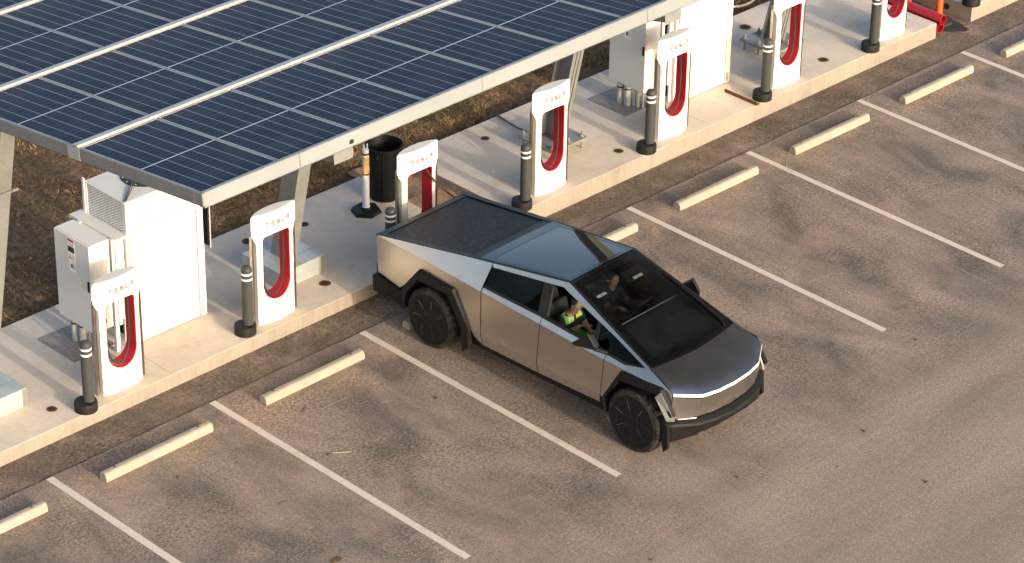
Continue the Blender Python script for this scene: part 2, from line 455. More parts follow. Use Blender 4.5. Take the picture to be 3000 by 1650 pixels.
# the lot: one sheet with a ragged lip along the older strip
b = MB(); N = 900; xs = [-60 + 140 * i / N for i in range(N + 1)]
ed = [.012 * noise.noise(Vector((x * 3.1, 0, 0))) + .010 * noise.noise(Vector((x * 11, 3, 0))) for x in xs]
vs = []
for x, e in zip(xs, ed): vs += [(x, -110, 0), (x, e, 0), (x, e, -.05)]
fs = []
for i in range(N):
    a = 3 * i; fs += [(a, a + 3, a + 4, a + 1), (a + 1, a + 4, a + 5, a + 2)]
b.add(vs, fs); tag(b.build('asphalt_lot', M['asphalt'], fix=False), kind='structure')
b = MB(); b.add([(-60, -.03, -.014), (80, -.03, -.014), (80, 3.3, -.014), (-60, 3.3, -.014)], [(0, 1, 2, 3)])
tag(b.build('asphalt_strip', M['strip'], fix=False), kind='structure')
def pad(x0, x1, h, y1=3.13):
    b = MB(); b.box(x0, x1, YC, y1, -.05, h, bev=.012, seg=2)
    return tag(b.build('concrete_pad', M['concrete']), kind='structure')
pad(-8.0, 8.02, PADL, 3.15); pad(8.81, 18.47, PADR, 3.10); pad(19.40, 34, PADR, 3.10)
def dz(x, y): return .075 + .05 * noise.noise(Vector((x * 2.1, y * 2.1, 1))) + .03 * noise.noise(Vector((x * 7, y * 7, 4))) + .04 * max(0, (y - 1.5))
tag(grid('dirt_strip', 8.0, 8.83, .66, 3.4, 14, 46, dz, M['sand']), kind='structure')
def gz(x, y):
    e = min(1, max(0, (y - 3.12) / .5))
    return .02 + .10 * e + e * (.07 * noise.noise(Vector((x * .7, y * .7, 9))) + .03 * noise.noise(Vector((x * 3.1, y * 3.1, 2))))
tag(grid('grass_verge', -12, 34, 3.09, 26, 230, 115, gz, M['soil']), kind='structure')
b = MB(); vs = []; fs = []
rg = random.Random(3)
for i in range(130000):
    x = rg.uniform(-2, 19.5); y = 3.22 + 7.5 * rg.random() ** 1.3
    den = noise.noise(Vector((x * .9, y * .9, 0))) + .5 * noise.noise(Vector((x * 2.7, y * 2.7, 5)))
    if den < rg.uniform(-.75, .25): continue
    z = gz(x, y) - .01; a = rg.uniform(0, 2 * PI); h = rg.uniform(.02, .075) * (1.0 + .6 * den); w = rg.uniform(.005, .012)
    lx = rg.uniform(-.09, .09); ly = rg.uniform(-.09, .09)
    o = len(vs)
    vs += [(x - w * math.cos(a), y - w * math.sin(a), z), (x + w * math.cos(a), y + w * math.sin(a), z), (x + lx, y + ly, z + h)]
    fs.append((o, o + 1, o + 2))
b.add(vs, fs)
tag(b.build('dry_grass', M['blade'], fix=False), 'dry brown and olive grass behind the concrete pads', 'grass', kind='stuff')

for k in range(0, 8):
    x = k * STALL; b = MB(); w = .052; L = -4.845
    vs = []; fs = []; n = 60
    for i in range(n + 1):
        y = -.01 + (L + .01) * i / n; j = .004 * noise.noise(Vector((k * 5, y * 6, 0)))
        vs += [(x - w + j, y, .004), (x + w + j, y, .004)]
    for i in range(n): fs.append((2 * i, 2 * i + 1, 2 * i + 3, 2 * i + 2))
    b.add(vs, fs); tag(b.build('parking_line', M['line'], fix=False), kind='structure')
# dark core holes in the pads
def hole(x, y, z, r):
    b = MB(); vs = [(x, y, z + .005)]; n = 18
    for i in range(n):
        t = 2 * PI * i / n; rr = r * (1 + .12 * noise.noise(Vector((math.cos(t) * 2 + x, math.sin(t) * 2, y))))
        vs.append((x + rr * math.cos(t), y + rr * math.sin(t), z + .005))
    b.add(vs, [(0, i + 1, (i + 1) % n + 1) for i in range(n)])
    tag(b.build('pad_hole', M['rust'], fix=False), kind='structure')
    b = MB(); b.add([(p[0] * .62 + x * .38, p[1] * .62 + y * .38, z + .009) for p in vs], [(0, i + 1, (i + 1) % n + 1) for i in range(n)])
    tag(b.build('pad_hole', M['dark'], fix=False), kind='structure')
for x, y, z, r in [(.83, 1.03, PADL, .07), (5.545, 1.093, PADL, .085), (5.54, 2.74, PADL, .09), (6.45, 2.58, PADL, .07), (10.14, 2.666, PADR, .07), (11.32, 1.008, PADR, .075), (16.03, 2.667, PADR, .10), (16.02, .988, PADR, .085)]:
    hole(x, y, z, r)
# black tar in the passage between the far pads
b = MB(); vs = []; n = 26
for i in range(n):
    t = 2 * PI * i / n; rr = 1 + .28 * noise.noise(Vector((math.cos(t) * 1.5, math.sin(t) * 1.5, 3)))
    vs.append((18.98 + .36 * rr * math.cos(t), 1.6 + 1.0 * rr * math.sin(t), -.008))
b.add([(18.98, 1.6, -.008)] + vs, [(0, i + 1, (i + 1) % n + 1) for i in range(n)])
tag(b.build('tar_patch', M['tar'], fix=False), kind='structure')

# ------------------------------------------------------------------ wheel stops
def make_stop(L=1.73):
    root = empty('wheel_stop', (0, 0, 0), '', 'wheel stop', 'concrete wheel stops at the heads of the stalls')
    prof = [(-.075, 0), (-.072, .062), (-.052, .108), (-.03, .120), (.028, .120), (.052, .106), (.068, .06), (.070, 0)]
    b = MB(); b.prism(prof, -L / 2, L / 2, lambda a, c, h: (h, a, c), bev=.008)
    b.build('bar', M['stop'], root)
    for s in (-1, 1):
        q = MB(); q.lathe([(.014, .118), (.014, .1225), (0.0001, .1225)], 10, lambda x, y, z, s=s: (x + s * (L / 2 - .19), y + .005, z))
        q.build('pin', M['dark'], root)
    return root
ST = [(-1.32, -.527, 0, 'cut off by the left edge of the photo'), (1.32, -.505, .008, 'second from the left edge of the photo'), (3.94, -.49, .004, 'in the stall left of the silver truck'),
      (6.60, -.33, .02, 'half hidden under the rear of the silver truck'), (9.20, -.53, 0, 'half hidden behind the roof of the silver truck'),
      (11.82, -.53, -.004, 'in the second stall right of the silver truck'), (14.42, -.52, -.012, 'in the third stall right of the silver truck'),
      (17.0, -.55, 0, 'in the fourth stall right of the silver truck'), (19.55, -.575, 0, 'cut off by the right edge of the photo')]
stop0 = make_stop()
for i, (x, y, rz, lab) in enumerate(ST):
    o = stop0 if i == 0 else copy_tree(stop0)
    o.location = (x, y, 0); o.rotation_euler = (0, 0, rz); o['label'] = 'cream concrete wheel stop ' + lab

# ------------------------------------------------------------------ charging posts
def lens(x, w, sag): return sag * (1 - (x / w) ** 2)
CW = .385
def yf(x): return -.085 * (1 - (x / CW) ** 2)          # front curve
def ybl(x): return .205 * (1 - (x / CW) ** 2) ** .6 if abs(x) < CW else 0
def yb(x): return .125 * (1 - (x / CW) ** 2) ** .75 if abs(x) < CW else 0
H0, H1 = 1.365, 1.668
def arc_pts(w, n, f, x0, x1): return [(x0 + (x1 - x0) * i / n, f(x0 + (x1 - x0) * i / n)) for i in range(n + 1)]
def make_charger(cable='loop'):
    root = empty('charging_post', (0, 0, 0), '', 'charging post', 'white charging posts along the pads')
    # front shell: ring with a U-shaped opening
    hw, zt, zb = .235, 1.34, .335
    inner = []; outl = []; ow = .318
    ar = hw; za = zb + ar
    for i in range(17):
        t = PI + PI * i / 16
        inner.append((hw * math.cos(t), za + ar * math.sin(t)))
        if i < 5: outl.append((-ow, za * (1 - i / 4.0) if i else za))
        elif i <= 12: outl.append((-ow + 2 * ow * (i - 4) / 8, 0))
        else: outl.append((ow, za * (i - 12) / 4.0))
    fl = ow + .052
    for z, zo in ((.75, .75), (1.0, 1.0), (1.13, 1.13), (1.19, 1.20)):
        inner.append((hw, z)); outl.append((ow, zo))
    TR = [(ow + .006, 1.25), (ow + .022, 1.287), (ow + .042, 1.325), (fl, H0), (fl - .07, H0), (fl - .14, H0)]
    for i in range(6):
        t = PI / 2 * i / 5; inner.append((hw - .07 + .07 * math.cos(t), zt - .07 + .07 * math.sin(t))); outl.append(TR[i])
    for i in range(6):
        t = PI / 2 + PI / 2 * i / 5; inner.append((-hw + .07 + .07 * math.cos(t), zt - .07 + .07 * math.sin(t))); outl.append((-TR[5 - i][0], TR[5 - i][1]))
    for z, zo in ((1.19, 1.20), (1.13, 1.13), (1.0, 1.0), (.75, .75)):
        inner.append((-hw, z)); outl.append((-ow, zo))
    n = len(inner)
    b = MB()
    def P3(p, d): return (p[0], yf(p[0]) + (d if d == 0 else max(.004, min(d, yb(min(abs(p[0]), CW)) - yf(p[0]) - .012))), p[1])
    # dense strips so that the curve of the front stays smooth
    def strip(d0, flip):
        vs = []; fs = []; m = 6
        for p, q in zip(inner, outl):
            for j in range(m + 1):
                s = j / m; vs.append(P3((p[0] * (1 - s) + q[0] * s, p[1] * (1 - s) + q[1] * s), d0))
        for i in range(n):
            i2 = (i + 1) % n
            for j in range(m):
                f = (i * (m + 1) + j, i2 * (m + 1) + j, i2 * (m + 1) + j + 1, i * (m + 1) + j + 1)
                fs.append(f if not flip else f[::-1])
        return vs, fs
    v1, f1 = strip(0, False); b.add(v1, f1, True)
    v2, f2 = strip(.095, True); b.add(v2, f2, True)
    m = 7
    for loop in ([i * m for i in range(n)], [i * m + 6 for i in range(n)]):
        L = [v1[i] for i in loop]; K = [v2[i] for i in loop]
        b.add(L + K, [(i, (i + 1) % n, n + (i + 1) % n, n + i) for i in range(n)])
    # head of the post: lens-shaped, rounded on top, flaring lip at the sides
    N = 28
    ring = [(CW * math.cos(PI + PI * i / N) * 1.0, 0) for i in range(N + 1)]
    pl = []
    for i in range(N + 1):
        t = -PI + PI * i / N; x = CW * .995 * math.cos(t); pl.append((x, yf(x) - .003))
    for i in range(1, N):
        t = PI * i / N; x = CW * .995 * math.cos(t); pl.append((x, yb(x)))
    lv = [(H0, 1.0), (H1 - .03, 1.0), (H1 - .016, .985), (H1 - .005, .955), (H1, .91)]
    vs = []; fs = []
    for z, s in lv:
        for x, y in pl: vs.append((x * s, (y - .02) * (s - (1 - s) * 2.2) + .02, z))
    k = len(pl)
    for a in range(len(lv) - 1):
        for i in range(k):
            i2 = (i + 1) % k; fs.append((a * k + i, a * k + i2, (a + 1) * k + i2, (a + 1) * k + i))
    b.add(vs, fs, True)
    b.add(vs[-k:], [tuple(range(k))]); b.add(vs[:k], [tuple(range(k))[::-1]])
    b.build('shell', M['white_shell'], root)
    # stainless sides and foot behind the shell
    b = MB()
    for s in (-1, 1):
        pts = [(s * (ow - .01), yf(ow) + .098)] + [(s * x, yf(x) + .055 if x > .30 else yf(x) + .097) for x in (.335, .358, .376)] + [(s * CW * .985, .0)]
        pts += [(s * CW * math.cos(t), ybl(CW * math.cos(t))) for t in [PI / 2 * i / 8 for i in range(1, 7)]]
        xin = .243
        pts = [p for p in pts if abs(p[0]) >= xin] + [(s * xin, ybl(xin)), (s * xin, yf(xin) + .098)]
        b.prism(pts if s > 0 else pts[::-1], 0, H0 - .002, lambda a, c, h: (a, c, h))
    b.build('side_cover', M['stainless'], root)
    b = MB(); pts = [(-.242, yf(.242) + .1), (0, yf(0) + .1), (.242, yf(.242) + .1)] + [(.242 * math.cos(t), ybl(.242 * math.cos(t))) for t in [PI * i / 10 for i in range(0, 11)]]
    b.prism(pts, .005, .325, lambda a, c, h: (a, c, h)); b.build('back_cover', M['white'], root)
    # red liner: band along the U
    b = MB(); vs = []; fs = []
    body = [(x * .985, z + (.004 if z < .6 else -.004)) for x, z in inner]
    for x, z in body: vs += [(x, yf(x) + .002, z), (x, ybl(.243) + .008, z)]
    for i in range(n):
        i2 = (i + 1) % n; fs.append((2 * i, 2 * i2, 2 * i2 + 1, 2 * i + 1))
    ins = [(x * .955, z + (.011 if z < .6 else -.011)) for x, z in inner]
    o = len(vs)
    for x, z in ins: vs += [(x, yf(x) + .012, z), (x, ybl(.243), z)]
    for i in range(n):
        i2 = (i + 1) % n
        fs += [(o + 2 * i, o + 2 * i2, o + 2 * i2 + 1, o + 2 * i + 1), (2 * i, 2 * i2, o + 2 * i2, o + 2 * i), (2 * i + 1, 2 * i2 + 1, o + 2 * i2 + 1, o + 2 * i + 1)]
    b.add(vs, fs, True); b.build('red_liner', M['red'], root)
    # lettering
    lt_ = bpy.data.objects.new('lettering', None); COL.objects.link(lt_); lt_.parent = root
    LET = {'T': [(0, .78, 1, 1), (.39, 0, .61, .68)], 'E': [(0, .78, 1, 1), (0, .39, 1, .61), (0, 0, 1, .22)],
           'S': [(0, .78, 1, 1), (0, .41, .21, .82), (0, .39, 1, .61), (.79, .18, 1, .41), (0, 0, 1, .22)],
           'L': [(0, .18, .21, 1), (0, 0, 1, .22)], 'A': [(0, .78, 1, 1), (0, .39, 1, .61), (0, 0, .21, .41), (.79, 0, 1, .41)]}
    lw, lh, pit, x0, z0 = .060, .066, .0905, -.190, 1.474
    for i, ch in enumerate('TESLA'):
        b = MB()
        for a, c, d, e in LET[ch]:
            xa, xb = x0 + i * pit + a * lw, x0 + i * pit + d * lw
            za, zb_ = z0 + c * lh, z0 + e * lh
            q = [(xa, yf(xa) - .007, za), (xb, yf(xb) - .007, za), (xb, yf(xb) - .007, zb_), (xa, yf(xa) - .007, zb_)]
            r = [(p[0], p[1] + .005, p[2]) for p in q]
            b.add(q + r, [(0, 1, 2, 3), (0, 4, 5, 1), (1, 5, 6, 2), (2, 6, 7, 3), (3, 7, 4, 0)])
        b.build('letter', M['letter'], lt_)
    # holster and cable
    if cable == 'loop':
        b = MB()
        P = [(.19, .045, 1.30), (.185, .03, 1.06), (.17, .01, .80), (.12, -.01, .55), (.05, -.02, .425), (-.02, -.025, .385), (-.10, -.02, .42), (-.165, 0, .52), (-.20, .03, .75), (-.205, .04, .93)]
        pts = []
        for i in range(len(P) - 1):
            for j in range(4):
                s = j / 4; p0, p1, p2, p3 = [Vector(P[max(0, min(len(P) - 1, i + d))]) for d in (-1, 0, 1, 2)]
                pts.append(.5 * ((2 * p1) + (p2 - p0) * s + (2 * p0 - 5 * p1 + 4 * p2 - p3) * s * s + (3 * p1 - p0 - 3 * p2 + p3) * s ** 3))
        b.tube(pts, .0125, 8); b.build('cable', M['black_cable'], root)
        b = MB(); b.tube([(-.205, .045, .90), (-.205, .035, .98), (-.19, .03, 1.06), (-.19, .05, 1.10)], [.02, .032, .032, .024], 8); b.build('connector', M['black'], root)
    return root
ring_cache = {}
def badge(root, txt):
    b = MB(); vs = []; n = 28; z0 = .248
    for i in range(n):
        t = 2 * PI * i / n
        for r in (.036, .031):
            x = r * math.cos(t); vs.append((x, yf(x) - .009, z0 + r * math.sin(t)))
    b.add(vs, [(2 * i, 2 * ((i + 1) % n), 2 * ((i + 1) % n) + 1, 2 * i + 1) for i in range(n)])
    cu = bpy.data.curves.new('badge_text', 'FONT'); cu.body = txt; cu.size = .038; cu.align_x = 'CENTER'; cu.align_y = 'CENTER'
    to = bpy.data.objects.new('badge_text', cu); COL.objects.link(to)
    bpy.context.view_layer.update()
    me = bpy.data.meshes.new_from_object(to.evaluated_get(bpy.context.evaluated_depsgraph_get()))
    b.add([(v.co.x, yf(v.co.x) - .009, z0 + v.co.y) for v in me.vertices], [tuple(p.vertices) for p in me.polygons])
    bpy.data.objects.remove(to); bpy.data.curves.remove(cu); bpy.data.meshes.remove(me)
    b.build('badge', M['badge'], root, fix=False)
CH = [(0, '5B', 'white charging post nearest the left edge, in front of the hanging electrical box'), (1, '5C', 'white charging post between the tall cabinet and the truck, before a steel footing block'),
      (2, '5D', 'white charging post with its cable pulled out to the truck, beside the black bin'), (3, '6A', 'white charging post before a bolted base plate, first one right of the truck'),
      (4, '6B', 'white charging post in front of the second electrical box, near the eave end'), (5, '6C', 'white charging post with cropped lettering, right of the rusty angle iron'),
      (6, '6D', 'white charging post at the far right end, beside the red pipes')]
proto = make_charger(); first = True
for k, bt, lab in CH:
    if k == 2: o = make_charger(None)
    elif first: o = proto; first = False
    else: o = copy_tree(proto)
    o.location = (k * STALL + 1.835, .862, PADL if k < 3 else PADR); o['label'] = lab
    CH3 = o if k == 2 else (CH3 if k > 2 else None)
    o['_b'] = bt
for o in [x for x in COL.objects if x.get('_b')]:
    badge(o, o['_b']); del o['_b']
# the cable pulled out to the truck
b = MB(); P = [(.19, .04, 1.27), (.235, -.06, 1.12), (.36, -.26, .92), (.52, -.52, .74), (.62, -.90, .68), (.59, -1.25, .78), (.52, -1.40, .86)]
pts = []
for i in range(len(P) - 1):
    for j in range(5):
        s = j / 5; p0, p1, p2, p3 = [Vector(P[max(0, min(len(P) - 1, i + d))]) for d in (-1, 0, 1, 2)]
        pts.append(.5 * ((2 * p1) + (p2 - p0) * s + (2 * p0 - 5 * p1 + 4 * p2 - p3) * s * s + (3 * p1 - p0 - 3 * p2 + p3) * s ** 3))
b.tube(pts, .0135, 8); b.build('cable', M['black_cable'], CH3)

# ------------------------------------------------------------------ bollards
def make_bollard():
    root = empty('bollard', (0, 0, 0), '', 'bollard', 'grey bollards beside the charging posts')
    b = MB(); b.lathe([(0.0001, 0), (.152, 0), (.152, .10), (.146, .125), (.125, .135), (.04, .135)], 28)
    b.box(-.03, .03, -.15, -.05, .128, .140, 0); b.build('base', M['bollard_base'], root)
    b = MB(); b.lathe([(.078, .05), (.0745, .2), (.0745, .80), (.0745, .955), (.070, .985), (.056, 1.005), (.03, 1.016), (.0001, 1.018)], 24, lambda x, y, z: (x + .035, y - .025, z))
    b.build('post', M['bollard'], root)
    for z in (.815, .895):
        b = MB(); b.lathe([(.074, z), (.0765, z + .002), (.0765, z + .030), (.074, z + .032)], 24, lambda x, y, z: (x + .035, y - .025, z)); b.build('band', M['band'], root)
    return root
BL = [(0, 'grey bollard with white bands at the left, beside the charging post with the hanging box'), (1, 'grey bollard with white bands left of the second charging post'), (2, 'grey bollard top showing above the rear of the silver truck'),
      (3, 'grey bollard rising behind the truck roof, left of a charging post'), (4, 'grey bollard in front of the second electrical box'), (5, 'grey bollard beside the rusty angle iron'), (6, 'grey bollard left of the far right charging post'), (7, 'grey bollard on the farthest pad at the top right corner')]
bol0 = make_bollard()
for i, (k, lab) in enumerate(BL):
    o = bol0 if i == 0 else copy_tree(bol0)
    o.location = (k * STALL + (1.155 if k not in (1,) else 1.27), .735 if k != 1 else .825, PADL if k < 3 else PADR); o['label'] = lab
    o.rotation_euler = (0, 0, [0, .15, .1, -.1, .2, .05, -.2, 0][i])

# ------------------------------------------------------------------ canopy
can = empty('solar_canopy', (-1.59, -5.38, 0), 'galvanised canopy of dark blue solar panels over the charging pads', 'solar canopy', rz=.0062)
ZC, TILT, PA, PB = 6.69, -.121, 1.02, 2.108
ct, stt = math.cos(TILT), math.sin(TILT)
def cp(u, w, h=0.0): return (u, w * ct - h * stt, ZC + w * stt + h * ct)     # canopy plane coordinates
NU, NW = 19, 4
def solar_mesh():
    me = bpy.data.meshes.new('solar_panel'); W, L = PA - .022, PB - .13
    f = .013
    vs = [(f, f, .0), (W - f, f, .0), (W - f, L - f, .0), (f, L - f, .0),
          (0, 0, .004), (W, 0, .004), (W, L, .004), (0, L, .004), (f, f, .004), (W - f, f, .004), (W - f, L - f, .004), (f, L - f, .004),
          (0, 0, -.036), (W, 0, -.036), (W, L, -.036), (0, L, -.036)]
    fs = [(0, 1, 2, 3), (4, 5, 9, 8), (5, 6, 10, 9), (6, 7, 11, 10), (7, 4, 8, 11), (12, 13, 5, 4), (13, 14, 6, 5), (14, 15, 7, 6), (15, 12, 4, 7), (15, 14, 13, 12), (8, 9, 1, 0), (9, 10, 2, 1), (10, 11, 3, 2), (11, 8, 0, 3)]
    me.from_pydata(vs, [], fs)
    uv = me.uv_layers.new(name='UVMap')
    for i, c in enumerate([(0, 0), (1, 0), (1, 1), (0, 1)]): uv.data[i].uv = c
    for m in (M['solar'], M['alu'], M['backsheet']): me.materials.append(m)
    for p in me.polygons: p.material_index = 0 if p.index == 0 else (2 if p.index == 9 else 1)
    return me
pm = solar_mesh()
for j in range(NW):
    for i in range(NU):
        o = bpy.data.objects.new('solar_panel', pm); COL.objects.link(o); o.parent = can
        o.location = cp(i * PA + .011, j * PB + (.065 if j else .05), .0); o.rotation_euler = (TILT, 0, 0)
def cbox(b, u0, u1, w0, w1, h0, h1):
    vs = [cp(u, w, h) for h in (h0, h1) for w in (w0, w1) for u in (u0, u1)]
    b.add(vs, [(0, 2, 3, 1), (4, 5, 7, 6), (0, 1, 5, 4), (2, 6, 7, 3), (0, 4, 6, 2), (1, 3, 7, 5)])
UL, WL = NU * PA, NW * PB
for j in range(1, NW):                                   # pale cover rails between the rows
    b = MB(); cbox(b, -.02, UL + .02, j * PB - .058, j * PB + .012, -.03, .035); cbox(b, -.02, UL + .02, j * PB + .012, j * PB + .060, -.03, .018)
    b.build('cover_rail', M['alu'], can)
b = MB()
for j in range(NW + 1):                                  # purlins below
    w = min(max(j * PB, .12), WL - .12)
    cbox(b, .02, UL - .02, w - .04, w + .04, -.150, -.042); cbox(b, .02, UL - .02, w - .10, w + .10, -.050, -.040)
b.build('purlin', M['galv_dark'], can)
b = MB(); cbox(b, -.01, UL + .01, -.012, .0, -.150, .018); cbox(b, -.01, UL + .01, -.012, .030, .010, .020); cbox(b, -.01, UL + .01, -.012, .06, -.150, -.140)
b.build('fascia', M['fascia'], can)
b = MB(); cbox(b, -.03, -.011, -.012, WL, -.128, .014); cbox(b, -.03, .03, -.012, WL, -.128, -.120); b.build('fascia', M['galv'], can)
b = MB(); cbox(b, UL + .011, UL + .03, -.012, WL, -.165, .014); b.build('fascia', M['galv'], can)
b = MB(); cbox(b, -.01, UL + .01, WL, WL + .012, -.150, .018); b.build('fascia', M['galv'], can)
for j in range(1, NW):
    b = MB(); cbox(b, -.035, -.031, j * PB - .10, j * PB + .10, -.126, .012); b.build('splice_plate', M['alu'], can)
b = MB(); cbox(b, -.037, -.033, .10, .22, -.10, .008); b.build('patch', M['galv_dark'], can)
for u in (1.96, 7.33, 7.50, 12.6):                       # bolt holes in the front fascia
    b = MB(); n = 14; c = Vector(cp(u, -.0145, -.095))
    b.add([(c.x + .032 * math.cos(2 * PI * i / n), c.y, c.z + .032 * math.sin(2 * PI * i / n)) for i in range(n)], [tuple(range(n))]); b.build('bolt_hole', M['dark'], can, fix=False)
for u in (1.25, 6.45, 3.85):
    b = MB(); cbox(b, u, u + .012, -.016, -.0125, -.147, .012); b.build('fascia_seam', M['galv_dark'], can)
CX = [.30, 5.41, 10.73, 15.75]
for ci, cx in enumerate(CX):
    u = cx + 1.59; pz = PADL if cx < 8 else PADR
    # tapered rafter: shallow at the eave, deep at the column
    w_c = 5.38 + .75; u0 = u; u = u + .20
    b = MB()
    def raf(w): return -.40 - .62 * max(0, min(1, 1 - abs(w - w_c) / (w_c - .30))) if w < w_c else -.40 - .62 * max(0, 1 - (w - w_c) / 1.6)
    ws = [.30, 1.5, 3, 4.5, w_c - .5, w_c, w_c + .5, w_c + 1.2, WL - .2]
    for s0, s1 in ((-.135, -.123), (.123, .135)):
        vs = []
        for w in ws: vs += [cp(u + s0, w, -.155), cp(u + s1, w, -.155), cp(u + s1, w, raf(w)), cp(u + s0, w, raf(w))]
        fs = []
        for i in range(len(ws) - 1):
            for q in range(4): fs.append((4 * i + q, 4 * i + (q + 1) % 4, 4 * i + 4 + (q + 1) % 4, 4 * i + 4 + q))
        fs += [(0, 1, 2, 3), (4 * len(ws) - 4, 4 * len(ws) - 1, 4 * len(ws) - 2, 4 * len(ws) - 3)]
        b.add(vs, fs)
    vs = []
    for w in ws: vs += [cp(u - .122, w, raf(w) - .002), cp(u + .122, w, raf(w) - .002)]
    b.add(vs, [(2 * i, 2 * i + 1, 2 * i + 3, 2 * i + 2) for i in range(len(ws) - 1)])
    b.build('rafter', M['galv_dark'], can)
    b = MB(); q = [cp(u - .137, .295, -.155), cp(u + .137, .295, -.155), cp(u + .137, .295, -.40), cp(u + .115, .295, -.43), cp(u - .137, .295, -.43)]
    b.add(q + [(p[0], p[1] + .006, p[2]) for p in q], [(0, 1, 2, 3, 4), (9, 8, 7, 6, 5)] + [(i, (i + 1) % 5, 5 + (i + 1) % 5, 5 + i) for i in range(5)])
    b.build('end_plate', M['galv_dark'], can)
    # leaning column, in canopy coordinates
    u = u0
    yb0, mlean = 1.70 + 5.38, -.215
    zb0 = pz + (.275 if ci < 2 else .19)
    top = ZC + (5.5) * stt - 1.12
    def colp(a, c, z): return (u + a, yb0 + c + mlean * (z - zb0), z)
    b = MB(); z0, z1 = zb0, top
    if ci < 2:
        for a0, a1, c0, c1 in [(-.11, .11, -.155, -.149), (-.11, .11, .149, .155), (-.11, -.104, -.148, .148), (.104, .11, -.148, .148)]:
            vs = [colp(a, c, z) for z in (z0, z1) for c in (c0, c1) for a in (a0, a1)]
            b.add(vs, [(0, 2, 3, 1), (4, 5, 7, 6), (0, 1, 5, 4), (2, 6, 7, 3), (0, 4, 6, 2), (1, 3, 7, 5)])
        b.build('column', M['galv'], can)
        # sheet-metal footing shroud with its seams
        b = MB(); b.box(u - .41, u + .41, yb0 - .40, yb0 + .42, pz + .002, pz + .272, .006)
        blk = b.build('footing_block', M['shroud'], can)
        for a0, a1, c0, c1 in [(-.405, .405, -.145, -.141), (-.405, .405, .165, .169), (-.006, -.002, -.395, -.15), (.13, .134, .17, .41), (-.20, -.196, .17, .41)]:
            q = MB(); q.box(u + a0, u + a1, yb0 + c0, yb0 + c1, pz + .2725, pz + .2745); q.build('seam', M['galv_dark'], blk)
        q = MB(); q.box(u + .33, u + .4125, yb0 - .4025, yb0 - .3995, pz + .01, pz + .265); q.build('corner_strip', M['galv_dark'], blk)
    else:
        # H section with ribs on its front flange
        for a0, a1, c0, c1 in [(-.11, .11, -.16, -.145), (-.11, .11, .145, .16), (-.012, .012, -.144, .144), (-.04, -.025, -.175, -.161), (.03, .045, -.175, -.161)]:
            vs = [colp(a, c, z) for z in (z0, z1) for c in (c0, c1) for a in (a0, a1)]
            b.add(vs, [(0, 2, 3, 1), (4, 5, 7, 6), (0, 1, 5, 4), (2, 6, 7, 3), (0, 4, 6, 2), (1, 3, 7, 5)])
        b.build('column', M['galv'], can)
        b = MB(); b.box(u - .37, u + .37, yb0 - .375, yb0 + .375, pz + .14, pz + .185, .004); pl_ = b.build('base_plate', M['galv'], can)
        for a in (-.31, 0.02, .31):
            for c in (-.31, .02, .31):
                if a == 0.02 and c == .02: continue
                q = MB(); q.lathe([(.017, pz), (.017, pz + .27), (.0001, pz + .27)], 8, lambda x, y, z, a=a, c=c: (x + u + a, y + yb0 + c, z))
                q.lathe([(.0001, pz + .185), (.036, pz + .185), (.036, pz + .222), (.0001, pz + .222)], 6, lambda x, y, z, a=a, c=c: (x + u + a, y + yb0 + c, z), False)
                q.box(u + a - .05, u + a + .05, yb0 + c - .05, yb0 + c + .05, pz + .1855, pz + .193)
                q.build('anchor_bolt', M['galv'], pl_)
# cap plate and conduit clamp of the first column, cable hanging below the corner
b = MB(); zt = 4.45; b.box(.30 + 1.59 - .17, .30 + 1.59 + .17, 5.38 + .95, 5.38 + 1.35, 4.62, 4.65); b.build('cap_plate', M['galv'], can)
b = MB(); b.box(1.89 - .118, 1.89 + .118, 6.225, 6.235, 3.575, 3.60); b.box(1.89 + .105, 1.89 + .20, 6.225, 6.25, 3.57, 3.605); b.build('strap', M['galv'], can)
b = MB(); b.box(.06, .085, .03, .10, ZC - .62, ZC - .13); b.build('hanging_conduit', M['black'], can)
b = MB(); b.box(.086, .10, .03, .06, ZC - .66, ZC - .13); b.build('hanging_strip', M['alu'], can)

